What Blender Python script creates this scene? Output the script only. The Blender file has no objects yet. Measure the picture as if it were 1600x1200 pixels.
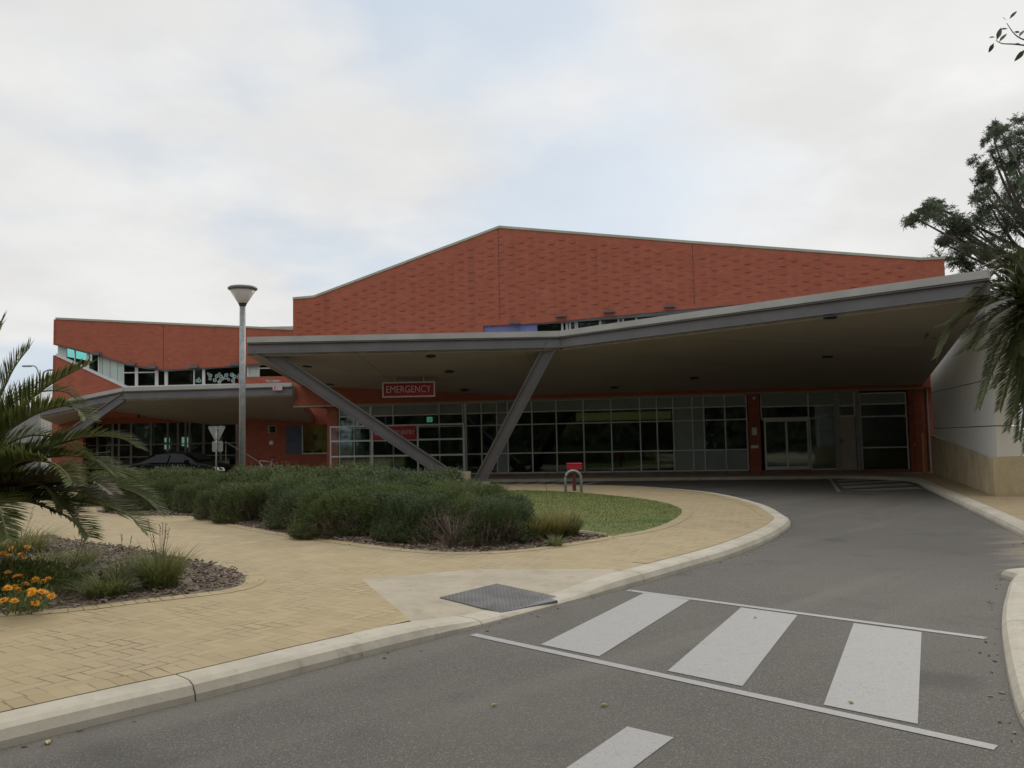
import bpy, math, random
from mathutils import Vector, Matrix
from mathutils.geometry import tessellate_polygon
R = random.Random(7)
S = bpy.context.scene
C = S.collection
rad = math.radians

# ------------------------------------------------------------------ camera
EYE, FPX, TILT, ROLL = 1.65, 1294.0, rad(3.9), 0.02
_x0 = Vector((1, 0, 0)); _y0 = Vector((0, -math.sin(TILT), math.cos(TILT))); _z0 = Vector((0, -math.cos(TILT), -math.sin(TILT)))
CX = math.cos(ROLL) * _x0 - math.sin(ROLL) * _y0
CY = math.sin(ROLL) * _x0 + math.cos(ROLL) * _y0
CZ = _z0
EYEP = Vector((0, 0, EYE))
cam = bpy.data.cameras.new('camera'); cam.sensor_width = 36; cam.lens = FPX / 1600 * 36
cam.clip_start = 0.05; cam.clip_end = 3000
camo = bpy.data.objects.new('camera', cam); C.objects.link(camo)
m4 = Matrix((CX, CY, CZ)).transposed().to_4x4(); m4.translation = EYEP
camo.matrix_world = m4; S.camera = camo

# ------------------------------------------------------------------ world, sun, exposure
SUN_EL, SUN_AZ = 27.0, 33.0          # degrees; azimuth measured from +Y towards +X
w = bpy.data.worlds.new('World'); S.world = w; w.use_nodes = True
nt = w.node_tree; N = nt.nodes; L = nt.links; N.clear()
def nd(tree, t, **kw):
    n = tree.nodes.new(t)
    for k, v in kw.items(): setattr(n, k, v)
    return n
out = nd(nt, 'ShaderNodeOutputWorld'); bg = nd(nt, 'ShaderNodeBackground'); bg.inputs[1].default_value = 0.1
sky = nd(nt, 'ShaderNodeTexSky'); sky.sky_type = 'NISHITA'; sky.sun_disc = False
sky.sun_elevation = rad(SUN_EL); sky.sun_rotation = rad(SUN_AZ); sky.air_density = 1.0; sky.dust_density = 2.0
tc = nd(nt, 'ShaderNodeTexCoord'); sep = nd(nt, 'ShaderNodeSeparateXYZ'); L.new(tc.outputs['Generated'], sep.inputs[0])
def wm(op, a, b=None, c=None):
    n = nd(nt, 'ShaderNodeMath', operation=op)
    for i, q in enumerate((a, b, c)):
        if q is None: continue
        if isinstance(q, (int, float)): n.inputs[i].default_value = q
        else: L.new(q, n.inputs[i])
    return n.outputs[0]
zc = wm('MAXIMUM', sep.outputs[2], 0.0)
zz = wm('ADD', zc, 0.22)
comb = nd(nt, 'ShaderNodeCombineXYZ')
L.new(wm('DIVIDE', sep.outputs[0], zz), comb.inputs[0]); L.new(wm('DIVIDE', sep.outputs[1], zz), comb.inputs[1])
def noise(vec, scale, det, rough, off):
    mp = nd(nt, 'ShaderNodeMapping'); mp.inputs['Location'].default_value = off; L.new(vec, mp.inputs[0])
    n = nd(nt, 'ShaderNodeTexNoise'); n.inputs['Scale'].default_value = scale; n.inputs['Detail'].default_value = det
    n.inputs['Roughness'].default_value = rough; L.new(mp.outputs[0], n.inputs['Vector']); return n.outputs[0]
n1 = noise(comb.outputs[0], 1.05, 5, 0.5, (1.35, 5.05, 0)); n2 = noise(comb.outputs[0], 2.6, 5, 0.55, (8.3, 2.2, 4))
def mrange(v, a, b, c, d, smooth=True):
    n = nd(nt, 'ShaderNodeMapRange'); n.interpolation_type = 'SMOOTHSTEP' if smooth else 'LINEAR'
    for i, q in enumerate((a, b, c, d)): n.inputs[i + 1].default_value = q
    L.new(v, n.inputs[0]); return n.outputs[0]
cover = mrange(n1, 0.36, 0.53, 0.42, 1.0)
bright = mrange(n2, 0.3, 0.7, 7.7, 8.6)
bright = wm('MULTIPLY', bright, mrange(zc, 0.45, 0.95, 1.0, 2.0))
cc = nd(nt, 'ShaderNodeCombineColor'); 
L.new(wm('MULTIPLY', bright, 1.005), cc.inputs[0]); L.new(bright, cc.inputs[1]); L.new(wm('MULTIPLY', bright, 0.992), cc.inputs[2])
blue = nd(nt, 'ShaderNodeMix', data_type='RGBA'); blue.inputs[0].default_value = 0.75
L.new(sky.outputs[0], blue.inputs[6]); blue.inputs[7].default_value = (5.0, 6.7, 8.6, 1)
mx = nd(nt, 'ShaderNodeMix', data_type='RGBA'); L.new(cover, mx.inputs[0]); L.new(blue.outputs[2], mx.inputs[6]); L.new(cc.outputs[0], mx.inputs[7])
L.new(mx.outputs[2], bg.inputs[0]); L.new(bg.outputs[0], out.inputs[0])
sd = bpy.data.lights.new('sun', 'SUN'); sd.energy = 1.0; sd.angle = rad(14); sd.color = (1, 0.94, 0.85)
so = bpy.data.objects.new('sun', sd); C.objects.link(so)
sv = Vector((math.sin(rad(SUN_AZ)) * math.cos(rad(SUN_EL)), math.cos(rad(SUN_AZ)) * math.cos(rad(SUN_EL)), math.sin(rad(SUN_EL))))
so.rotation_euler = sv.to_track_quat('Z', 'Y').to_euler()
S.view_settings.view_transform = 'Standard'; S.view_settings.look = 'None'; S.view_settings.gamma = 1
S.view_settings.exposure = 0.0
S.cycles.max_bounces = 6; S.cycles.transparent_max_bounces = 12

# ------------------------------------------------------------------ measuring helpers (photograph pixel -> point of the place)
def ray(px, py): return CX * ((px - 800) / FPX) + CY * ((600 - py) / FPX) - CZ
def gp(px, py, z=0.0):
    v = ray(px, py); return EYEP + v * ((z - EYE) / v.z)
def yp(px, py, Y):
    v = ray(px, py); return EYEP + v * (Y / v.y)
def pln(px, py, p, n):
    v = ray(px, py); return EYEP + v * ((p - EYEP).dot(n) / v.dot(n))

class Frame:                              # an upright wall plane: u along it, z up, o towards the viewer
    def __init__(s, p, d):
        s.p = Vector((p[0], p[1], 0)); s.d = Vector((d[0], d[1], 0)).normalized(); s.n = Vector((s.d.y, -s.d.x, 0))
    def pt(s, u, z, o=0): return s.p + s.d * u + s.n * o + Vector((0, 0, z))
    def px(s, x, y, o=0):
        q = pln(x, y, s.p + s.n * o, s.n); return (q - s.p).dot(s.d), q.z

# ------------------------------------------------------------------ mesh builder
LOC = {}
class MB:
    def __init__(s): s.v = []; s.f = []; s.uv = []
    def add(s, pts, faces, uvs=None):
        b = len(s.v); s.v += [Vector(p) for p in pts]
        for k, f in enumerate(faces):
            s.f.append([b + i for i in f]); s.uv.append(uvs[k] if uvs else None)
    def quad(s, a, b, c, d, uv=None): s.add([a, b, c, d], [(0, 1, 2, 3)], [uv] if uv else None)
    def poly(s, pts):
        pts = [Vector(p) for p in pts]
        s.add(pts, [tuple(t) for t in tessellate_polygon([pts])])
    def hexa(s, a, b):                    # two loops of equal length joined and capped
        n = len(a); s.add(list(a) + list(b), [tuple(range(n))[::-1], tuple(range(n, 2 * n))] + [(i, (i + 1) % n, n + (i + 1) % n, n + i) for i in range(n)])
    def box(s, x0, x1, y0, y1, z0, z1, M=None):
        a = [Vector(p) for p in ((x0, y0, z0), (x1, y0, z0), (x1, y1, z0), (x0, y1, z0))]; b = [Vector((p.x, p.y, z1)) for p in a]
        if M: a = [M @ p for p in a]; b = [M @ p for p in b]
        s.hexa(a, b)
    def fbox(s, F, u0, u1, z0, z1, o0, o1):
        s.hexa([F.pt(u, z, o0) for u, z in ((u0, z0), (u1, z0), (u1, z1), (u0, z1))], [F.pt(u, z, o1) for u, z in ((u0, z0), (u1, z0), (u1, z1), (u0, z1))])
    def fprism(s, F, uz, o0, o1):
        a = [F.pt(u, z, o1) for u, z in uz]; b = [F.pt(u, z, o0) for u, z in uz]; s.prism(a, b)
    def prism(s, a, b):
        a = [Vector(p) for p in a]; b = [Vector(p) for p in b]; n = len(a); t = [tuple(q) for q in tessellate_polygon([a])]
        s.add(a + b, t + [tuple(n + i for i in reversed(q)) for q in t] + [(i, (i + 1) % n, n + (i + 1) % n, n + i) for i in range(n)])
    def tube(s, pts, r, n=8, cap=True):
        pts = [Vector(p) for p in pts]; k = len(pts); rr = r if isinstance(r, (list, tuple)) else [r] * k
        V = []; up = Vector((0, 0, 1))
        for i, p in enumerate(pts):
            t = (pts[min(i + 1, k - 1)] - pts[max(i - 1, 0)]).normalized()
            a = t.cross(up if abs(t.z) < 0.95 else Vector((1, 0, 0))).normalized(); b = t.cross(a)
            V += [p + (a * math.cos(2 * math.pi * j / n) + b * math.sin(2 * math.pi * j / n)) * rr[i] for j in range(n)]
        Fc = [(i * n + j, i * n + (j + 1) % n, (i + 1) * n + (j + 1) % n, (i + 1) * n + j) for i in range(k - 1) for j in range(n)]
        if cap: Fc += [tuple(range(n))[::-1], tuple((k - 1) * n + j for j in range(n))]
        s.add(V, Fc)
    def lathe(s, c, prof, n=20, axis=None):
        c = Vector(c); Q = axis.to_track_quat('Z', 'Y').to_matrix() if axis else Matrix.Identity(3)
        V = [c + Q @ Vector((r * math.cos(2 * math.pi * j / n), r * math.sin(2 * math.pi * j / n), z)) for r, z in prof for j in range(n)]
        s.add(V, [(i * n + j, i * n + (j + 1) % n, (i + 1) * n + (j + 1) % n, (i + 1) * n + j) for i in range(len(prof) - 1) for j in range(n)])
    def beam(s, a, b, wv, dv):            # square bar from a to b, half-width vectors wv and dv
        a, b = Vector(a), Vector(b); s.hexa([a - wv - dv, a + wv - dv, a + wv + dv, a - wv + dv], [b - wv - dv, b + wv - dv, b + wv + dv, b - wv + dv])
    def build(s, name, mat, parent=None, smooth=False, bevel=0):
        me = bpy.data.meshes.new(name); o = bpy.data.objects.new(name, me); C.objects.link(o)
        off = Vector((0, 0, 0))
        if parent is not None: off = LOC[parent.name]; o.parent = parent
        me.from_pydata([p - off for p in s.v], [], s.f); LOC[o.name] = off
        if any(s.uv):
            ul = me.uv_layers.new(name='UVMap'); k = 0
            for fi, f in enumerate(s.f):
                for j in range(len(f)):
                    if s.uv[fi]: ul.data[k].uv = s.uv[fi][j]
                    k += 1
        me.materials.append(mat)
        if smooth: me.polygons.foreach_set('use_smooth', [True] * len(me.polygons))
        if bevel:
            md = o.modifiers.new('bevel', 'BEVEL'); md.width = bevel; md.segments = 2; md.limit_method = 'ANGLE'
        me.update(); return o

def tag(o, label, cat, group=None, kind=None):
    if label: o['label'] = label
    if cat: o['category'] = cat
    if group: o['group'] = group
    if kind: o['kind'] = kind
    return o
def thing(name, loc, label, cat, group=None):
    o = bpy.data.objects.new(name, None); C.objects.link(o); o.location = loc; o.empty_display_size = 0.3
    LOC[o.name] = Vector(loc); return tag(o, label, cat, group)
def struct(o): o['kind'] = 'structure'; return o
def stuff(o): o['kind'] = 'stuff'; return o
def dup(root, loc, rz=0, sc=(1, 1, 1), label=None):
    r = root.copy(); C.objects.link(r); r.location = loc; r.rotation_euler = (0, 0, rz); r.scale = sc
    if label: r['label'] = label
    for ch in list(root.children):
        c = ch.copy(); C.objects.link(c); c.parent = r
        for g in ch.children:
            d = g.copy(); C.objects.link(d); d.parent = c
    return r

# ------------------------------------------------------------------ materials
class T:                                  # small node-tree wrapper
    def __init__(s, name):
        s.m = bpy.data.materials.new(name); s.m.use_nodes = True; s.t = s.m.node_tree; s.b = s.t.nodes['Principled BSDF']; s.o = s.t.nodes['Material Output']
    def n(s, ty, **k): return nd(s.t, ty, **k)
    def l(s, a, b): s.t.links.new(a, b)
    def math(s, op, a, b=None, c=None):
        n = s.n('ShaderNodeMath', operation=op)
        for i, q in enumerate((a, b, c)):
            if q is None: continue
            if isinstance(q, (int, float)): n.inputs[i].default_value = q
            else: s.l(q, n.inputs[i])
        return n.outputs[0]
    def pos(s): return s.n('ShaderNodeNewGeometry').outputs['Position']
    def obj(s): return s.n('ShaderNodeTexCoord').outputs['Object']
    def noise(s, vec, scale, det=4, rough=0.6, stretch=None):
        if stretch:
            mp = s.n('ShaderNodeMapping'); mp.inputs['Scale'].default_value = stretch; s.l(vec, mp.inputs[0]); vec = mp.outputs[0]
        n = s.n('ShaderNodeTexNoise'); n.inputs['Scale'].default_value = scale; n.inputs['Detail'].default_value = det; n.inputs['Roughness'].default_value = rough
        s.l(vec, n.inputs['Vector']); return n.outputs[0]
    def ramp(s, v, a, b, c=0.0, d=1.0):
        n = s.n('ShaderNodeMapRange'); n.interpolation_type = 'SMOOTHSTEP'
        for i, q in enumerate((a, b, c, d)): n.inputs[i + 1].default_value = q
        s.l(v, n.inputs[0]); return n.outputs[0]
    def mix(s, f, a, b, blend='MIX'):
        n = s.n('ShaderNodeMix', data_type='RGBA', blend_type=blend)
        if isinstance(f, (int, float)): n.inputs[0].default_value = f
        else: s.l(f, n.inputs[0])
        for i, q in ((6, a), (7, b)):
            if isinstance(q, tuple): n.inputs[i].default_value = (*q[:3], 1)
            else: s.l(q, n.inputs[i])
        return n.outputs[2]
    def col(s, c):
        if isinstance(c, tuple): s.b.inputs['Base Color'].default_value = (*c[:3], 1)
        else: s.l(c, s.b.inputs['Base Color'])
    def rough(s, v):
        if isinstance(v, (int, float)): s.b.inputs['Roughness'].default_value = v
        else: s.l(v, s.b.inputs['Roughness'])
    def bump(s, h, strength, dist=0.01):
        n = s.n('ShaderNodeBump'); n.inputs['Strength'].default_value = strength; n.inputs['Distance'].default_value = dist
        s.l(h, n.inputs['Height']); s.l(n.outputs[0], s.b.inputs['Normal'])

def plain(name, c, rough=0.6, metal=0.0, var=0.15, scale=2.5, bump=0.0):
    t = T(name); n = t.noise(t.obj(), scale, 6)
    a = tuple(x * (1 - var) for x in c); b = tuple(min(1, x * (1 + var)) for x in c)
    t.col(t.mix(t.ramp(n, 0.3, 0.7), a, b)); t.rough(rough); t.b.inputs['Metallic'].default_value = metal
    if bump: t.bump(t.noise(t.obj(), 60, 3), bump)
    return t.m

def asphalt():
    t = T('asphalt'); p = t.pos()
    g = t.noise(p, 120, 2, 0.8); g2 = t.noise(p, 42, 4, 0.8); big = t.noise(p, 0.35, 5, 0.55); md = t.noise(p, 1.7, 5, 0.6)
    v = t.n('ShaderNodeTexVoronoi'); v.inputs['Scale'].default_value = 130; t.l(p, v.inputs['Vector'])
    sv_ = t.n('ShaderNodeSeparateColor'); t.l(v.outputs['Color'], sv_.inputs[0])
    c = t.mix(t.ramp(g, 0.3, 0.7), (0.040, 0.036, 0.031), (0.135, 0.123, 0.104))
    c = t.mix(t.math('MULTIPLY', t.ramp(sv_.outputs[0], 0.72, 0.98), 0.55), c, (0.25, 0.23, 0.20))
    c = t.mix(t.ramp(g2, 0.42, 0.72, 0, 0.55), c, (0.042, 0.038, 0.034))
    c = t.mix(t.ramp(big, 0.38, 0.62, 0, 0.35), c, (0.125, 0.114, 0.096))
    c = t.mix(t.ramp(md, 0.52, 0.75, 0, 0.32), c, (0.040, 0.037, 0.033))
    oil = t.ramp(t.noise(p, 0.55, 2, 0.4), 0.63, 0.70, 0, 0.5); c = t.mix(oil, c, (0.030, 0.028, 0.027))
    # wheel tracks along the lane
    rt = t.n('ShaderNodeMapping'); rt.inputs['Rotation'].default_value = (0, 0, rad(-46)); t.l(p, rt.inputs[0])
    tr = t.noise(rt.outputs[0], 1.0, 3, 0.5, (0.12, 1.5, 1)); c = t.mix(t.ramp(tr, 0.5, 0.68, 0, 0.35), c, (0.15, 0.138, 0.118))
    # sand washed out of the driveway at the verge
    sx = t.n('ShaderNodeSeparateXYZ'); t.l(p, sx.inputs[0])
    along = t.math('SUBTRACT', sx.outputs[0], t.math('MULTIPLY', sx.outputs[1], 0.52))
    edge = t.math('ADD', t.math('SUBTRACT', along, 0.55), t.math('MULTIPLY', t.math('SUBTRACT', t.noise(p, 1.4, 5, 0.65, (0.35, 1.6, 1)), 0.5), 2.6))
    yband = t.math('MULTIPLY', t.ramp(sx.outputs[1], 8.6, 10.0), t.ramp(sx.outputs[1], 15.0, 12.4))
    sand = t.math('MULTIPLY', t.math('MULTIPLY', t.ramp(edge, 0.0, 0.9), yband), t.ramp(g2, 0.35, 0.6, 0.3, 0.8))
    c = t.mix(sand, c, (0.36, 0.29, 0.20))
    t.col(c); t.rough(0.88); t.bump(g, 0.5, 0.006); return t.m

def herring(name, s=0.115, ang=0.6, base=(0.375, 0.295, 0.165), dark=(0.325, 0.252, 0.135), joint=(0.15, 0.115, 0.07), uvmode=False):
    t = T(name); p = t.pos()
    mp = t.n('ShaderNodeMapping'); mp.inputs['Rotation'].default_value = (0, 0, ang); mp.inputs['Scale'].default_value = (1 / s, 1 / s, 1); t.l(p, mp.inputs[0])
    wob = t.n('ShaderNodeVectorMath', operation='ADD'); t.l(mp.outputs[0], wob.inputs[0])
    nz = t.n('ShaderNodeTexNoise'); nz.inputs['Scale'].default_value = 0.6; t.l(mp.outputs[0], nz.inputs['Vector'])
    vm = t.n('ShaderNodeVectorMath', operation='SCALE'); vm.inputs[3].default_value = 0.22; t.l(nz.outputs[1], vm.inputs[0]); t.l(vm.outputs[0], wob.inputs[1])
    sp = t.n('ShaderNodeSeparateXYZ'); t.l(wob.outputs[0], sp.inputs[0]); x, y = sp.outputs[0], sp.outputs[1]
    i, j = t.math('FLOOR', x), t.math('FLOOR', y); fx, fy = t.math('FRACT', x), t.math('FRACT', y)
    k = t.math('FLOORED_MODULO', t.math('SUBTRACT', i, j), 4.0)
    eq = [t.math('COMPARE', k, float(q), 0.3) for q in range(4)]
    big = lambda e: t.math('MULTIPLY', e, 9.0)
    dl = t.math('ADD', fx, big(eq[1])); dr = t.math('ADD', t.math('SUBTRACT', 1.0, fx), big(eq[0]))
    db = t.math('ADD', fy, big(eq[2])); dt = t.math('ADD', t.math('SUBTRACT', 1.0, fy), big(eq[3]))
    d = t.math('MINIMUM', t.math('MINIMUM', dl, dr), t.math('MINIMUM', db, dt))
    cv = t.n('ShaderNodeCombineXYZ'); t.l(t.math('SUBTRACT', i, eq[1]), cv.inputs[0]); t.l(t.math('SUBTRACT', j, eq[2]), cv.inputs[1])
    wn = t.n('ShaderNodeTexWhiteNoise'); wn.noise_dimensions = '2D'; t.l(cv.outputs[0], wn.inputs['Vector'])
    return paver_finish(t, p, d, wn.outputs['Value'], base, dark, joint)
def paver_finish(t, p, d, rnd, base, dark, joint):
    c = t.mix(rnd, base, dark)
    fine = t.noise(p, 70, 3, 0.7); c = t.mix(t.ramp(fine, 0.3, 0.75, 0, 0.25), c, (0.30, 0.235, 0.13))
    st = t.noise(p, 0.6, 6, 0.6); c = t.mix(t.ramp(st, 0.42, 0.72, 0, 0.35), c, (0.30, 0.245, 0.16))
    jn = t.noise(p, 2.2, 4, 0.6)          # joints: mostly sand filled, open and dark in places
    jw = t.ramp(jn, 0.35, 0.7, 0.03, 0.075)
    m = t.math('MULTIPLY', t.math('LESS_THAN', d, jw), t.ramp(jn, 0.38, 0.66, 0.22, 0.95))
    c = t.mix(m, c, joint); t.col(c); t.rough(0.85)
    t.bump(t.ramp(d, 0.0, 0.09), 0.35, 0.004); return t.m
def soldier(name):                        # header course: UV x counts bricks along the edge, y runs across 0..1
    t = T(name); p = t.pos(); uv = t.n('ShaderNodeUVMap').outputs[0]; sp = t.n('ShaderNodeSeparateXYZ'); t.l(uv, sp.inputs[0])
    fx = t.math('FRACT', sp.outputs[0]); fy = sp.outputs[1]
    d = t.math('MINIMUM', t.math('MINIMUM', fx, t.math('SUBTRACT', 1.0, fx)), t.math('MINIMUM', t.math('MULTIPLY', fy, 2.0), t.math('MULTIPLY', t.math('SUBTRACT', 1.0, fy), 2.0)))
    wn = t.n('ShaderNodeTexWhiteNoise'); wn.noise_dimensions = '1D'; t.l(t.math('FLOOR', sp.outputs[0]), wn.inputs['W'])
    return paver_finish(t, p, d, wn.outputs['Value'], (0.375, 0.295, 0.165), (0.30, 0.23, 0.12), (0.14, 0.11, 0.065))

def concrete(name, c=(0.42, 0.40, 0.36), warm=(0.36, 0.33, 0.27)):
    t = T(name); p = t.pos(); n = t.noise(p, 1.3, 6, 0.65); g = t.noise(p, 140, 2, 0.7); s = t.noise(p, 6, 5, 0.7, (1, 1, 0.3))
    k = t.mix(t.ramp(n, 0.35, 0.7), c, warm); k = t.mix(t.ramp(g, 0.3, 0.8, 0, 0.3), k, tuple(x * 0.6 for x in c))
    k = t.mix(t.ramp(s, 0.54, 0.72, 0, 0.5), k, tuple(x * 0.5 for x in warm)); m2 = t.noise(p, 2.6, 6, 0.7); k = t.mix(t.ramp(m2, 0.42, 0.66, 0, 0.4), k, tuple(x * 0.68 for x in c)); sp_ = t.noise(p, 28, 3, 0.7); k = t.mix(t.ramp(sp_, 0.66, 0.74, 0, 0.6), k, tuple(x * 0.35 for x in warm)); t.col(k); t.rough(0.85); t.bump(g, 0.25, 0.004); return t.m

def brick(name, d, base=(0.385, 0.111, 0.062), dark=(0.305, 0.081, 0.048), mortar=(0.29, 0.11, 0.068)):
    t = T(name); p = t.pos(); sp = t.n('ShaderNodeSeparateXYZ'); t.l(p, sp.inputs[0])
    u = t.math('ADD', t.math('MULTIPLY', sp.outputs[0], d[0]), t.math('MULTIPLY', sp.outputs[1], d[1]))
    cv = t.n('ShaderNodeCombineXYZ'); t.l(u, cv.inputs[0]); t.l(sp.outputs[2], cv.inputs[1])
    b = t.n('ShaderNodeTexBrick'); t.l(cv.outputs[0], b.inputs['Vector'])
    b.inputs['Color1'].default_value = (*base, 1); b.inputs['Color2'].default_value = (*dark, 1); b.inputs['Mortar'].default_value = (*mortar, 1)
    b.inputs['Scale'].default_value = 1; b.inputs['Brick Width'].default_value = 0.24; b.inputs['Row Height'].default_value = 0.086
    b.inputs['Mortar Size'].default_value = 0.006; b.inputs['Bias'].default_value = -0.1
    n = t.noise(cv.outputs[0], 0.7, 6, 0.65, (0.6, 1.5, 1)); c = t.mix(t.ramp(n, 0.35, 0.7, 0, 0.4), b.outputs[0], (0.31, 0.078, 0.042))
    n2 = t.noise(cv.outputs[0], 2.2, 5, 0.7, (2, 0.25, 1)); c = t.mix(t.ramp(n2, 0.62, 0.8, 0, 0.3), c, (0.42, 0.16, 0.10))
    n3 = t.noise(cv.outputs[0], 1.0, 5, 0.65, (2.2, 0.14, 1)); c = t.mix(t.ramp(n3, 0.5, 0.72, 0, 0.32), c, (0.20, 0.062, 0.040)); t.col(c); t.rough(0.85); t.bump(b.outputs['Fac'], -0.3, 0.006); return t.m

def glass(name, tint=(0.62, 0.70, 0.66), refl=1.0, rough=0.035):
    t = T(name); t.t.nodes.remove(t.b)
    tr = t.n('ShaderNodeBsdfTransparent'); tr.inputs[0].default_value = (*tint, 1)
    gl = t.n('ShaderNodeBsdfGlossy'); gl.inputs['Roughness'].default_value = rough; gl.inputs[0].default_value = (0.85, 0.95, 0.92, 1)
    fr = t.n('ShaderNodeFresnel'); fr.inputs[0].default_value = 1.5
    bp = t.n('ShaderNodeBump'); bp.inputs['Strength'].default_value = 0.03; bp.inputs['Distance'].default_value = 0.05; t.l(t.noise(t.pos(), 0.9, 2), bp.inputs['Height']); t.l(bp.outputs[0], gl.inputs['Normal'])
    mx = t.n('ShaderNodeMixShader'); t.l(t.math('MINIMUM', t.math('MULTIPLY', fr.outputs[0], 1.6 * refl), 0.9), mx.inputs[0]); t.l(tr.outputs[0], mx.inputs[1]); t.l(gl.outputs[0], mx.inputs[2]); t.l(mx.outputs[0], t.o.inputs[0]); return t.m

def leaf(name, a, b, c2=None, trans=0.3, rough=0.55, scale=3.0):
    t = T(name); oi = t.n('ShaderNodeObjectInfo').outputs['Random']; n = t.noise(t.pos(), scale, 4, 0.7); g = t.n('ShaderNodeNewGeometry').outputs['Random Per Island']
    k = t.mix(t.ramp(n, 0.3, 0.7), a, b); k = t.mix(t.math('MULTIPLY', g, 0.6), k, c2 or tuple(x * 1.5 for x in b))
    k = t.mix(t.math('MULTIPLY', oi, 0.3), k, tuple(x * 0.7 for x in a)); t.col(k); t.rough(rough)
    tl = t.n('ShaderNodeBsdfTranslucent'); t.l(k, tl.inputs[0]); mx = t.n('ShaderNodeMixShader'); mx.inputs[0].default_value = trans
    t.l(t.b.outputs[0], mx.inputs[1]); t.l(tl.outputs[0], mx.inputs[2]); t.l(mx.outputs[0], t.o.inputs[0]); return t.m

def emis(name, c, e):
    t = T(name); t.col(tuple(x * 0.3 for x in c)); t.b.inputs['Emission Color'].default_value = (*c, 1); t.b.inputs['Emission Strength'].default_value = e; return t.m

def grassmat():
    t = T('lawn_grass'); p = t.pos(); n = t.noise(p, 0.5, 5, 0.6, (0.6, 1.6, 1)); f = t.noise(p, 30, 3, 0.7)
    k = t.mix(t.ramp(n, 0.36, 0.62), (0.075, 0.115, 0.014), (0.165, 0.17, 0.032)); k = t.mix(t.ramp(f, 0.3, 0.7, 0, 0.5), k, (0.06, 0.10, 0.025)); t.col(k); t.rough(0.8); t.bump(f, 0.6, 0.02); return t.m
def mulchmat(name='mulch', dark=(0.075, 0.055, 0.042), pale=(0.27, 0.22, 0.175)):
    t = T(name); g = t.n('ShaderNodeNewGeometry').outputs['Random Per Island']; n = t.noise(t.pos(), 25, 4, 0.7)
    k = t.mix(g, dark, pale); k = t.mix(t.ramp(n, 0.3, 0.7, 0, 0.5), k, (0.12, 0.09, 0.07)); t.col(k); t.rough(0.9); t.bump(n, 0.5, 0.02); return t.m
def limestone():
    t = T('limestone'); p = t.pos(); n = t.noise(p, 1.6, 6, 0.65); f = t.noise(p, 14, 5, 0.7); v = t.noise(p, 3.5, 5, 0.65, (1, 1, 0.25))
    k = t.mix(t.ramp(n, 0.35, 0.68), (0.60, 0.50, 0.33), (0.46, 0.36, 0.20)); k = t.mix(t.ramp(f, 0.5, 0.75, 0, 0.45), k, (0.36, 0.28, 0.17)); k = t.mix(t.ramp(v, 0.55, 0.75, 0, 0.3), k, (0.62, 0.55, 0.42))
    t.col(k); t.rough(0.9); t.bump(f, 0.5, 0.015); return t.m
def paint_white():
    t = T('road_paint'); p = t.pos(); g = t.noise(p, 130, 2, 0.7); n = t.noise(p, 9, 5, 0.7, (1, 2.5, 1)); wv = t.noise(p, 1.1, 4)
    k = t.mix(t.ramp(g, 0.3, 0.7), (0.27, 0.265, 0.25), (0.36, 0.352, 0.335)); k = t.mix(t.ramp(n, 0.56, 0.70, 0, 0.6), k, (0.20, 0.19, 0.175)); sp_ = t.noise(p, 55, 4, 0.75); k = t.mix(t.math('MULTIPLY', t.ramp(sp_, 0.60, 0.66), t.ramp(t.noise(p, 2.3, 3), 0.42, 0.62, 0.15, 0.9)), k, (0.10, 0.092, 0.082)); k = t.mix(t.ramp(wv, 0.45, 0.7, 0, 0.25), k, (0.32, 0.31, 0.295))
    t.col(k); t.rough(0.7); t.bump(g, 0.4, 0.005); return t.m

FD = Vector((1, -0.2, 0)).normalized()
M_asph = asphalt(); M_pav = herring('paving_brick'); M_sold = soldier('paving_header'); M_conc = concrete('kerb_concrete', (0.48, 0.44, 0.355), (0.41, 0.365, 0.28)); M_pad = concrete('pad_concrete', (0.40, 0.345, 0.255), (0.345, 0.30, 0.215))
M_brick = brick('red_brick', FD); M_brickw = brick('wing_brick', (1, 0)); M_glass = glass('dark_glass'); M_glassw = glass('wing_glass', (0.6, 0.68, 0.6), 0.7); M_teal = glass('teal_glass', (0.50, 0.90, 0.82), 0.6)
M_frost = plain('frosted_panel', (0.21, 0.255, 0.235), 0.25, 0, 0.08, 1.2); M_alu = plain('white_frame', (0.62, 0.62, 0.61), 0.4, 0, 0.06)
M_pale = plain('pale_panel', (0.46, 0.53, 0.49), 0.4, 0, 0.06, 1); M_steel = plain('grey_steel', (0.15, 0.145, 0.152), 0.5, 0, 0.1, 1.2); M_flash = plain('flashing', (0.40, 0.39, 0.37), 0.45, 0.0, 0.1, 0.8)
M_soff = plain('soffit_lining', (0.34, 0.305, 0.255), 0.75, 0, 0.05, 0.5); M_cream = plain('soffit_edge', (0.55, 0.50, 0.42), 0.6)
M_cap = plain('coping_metal', (0.36, 0.38, 0.30), 0.5, 0, 0.1, 1); M_dark = plain('dark_metal', (0.03, 0.03, 0.032), 0.5); M_int = plain('interior', (0.16, 0.145, 0.12), 0.8, 0, 0.25, 0.8)
M_galv = plain('galvanised', (0.27, 0.285, 0.28), 0.45, 0.25, 0.18, 9); M_red = plain('sign_red', (0.34, 0.012, 0.03), 0.35, 0, 0.08, 2); M_white = plain('white_paint', (0.72, 0.72, 0.71), 0.4, 0, 0.05)
M_letter = plain('sign_letter', (0.70, 0.66, 0.66), 0.4, 0, 0.04); M_blue = plain('blue_panel', (0.16, 0.18, 0.38), 0.4, 0, 0.15, 2); M_wallw = plain('white_wall', (0.80, 0.785, 0.74), 0.7, 0, 0.04, 0.7)
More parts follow.
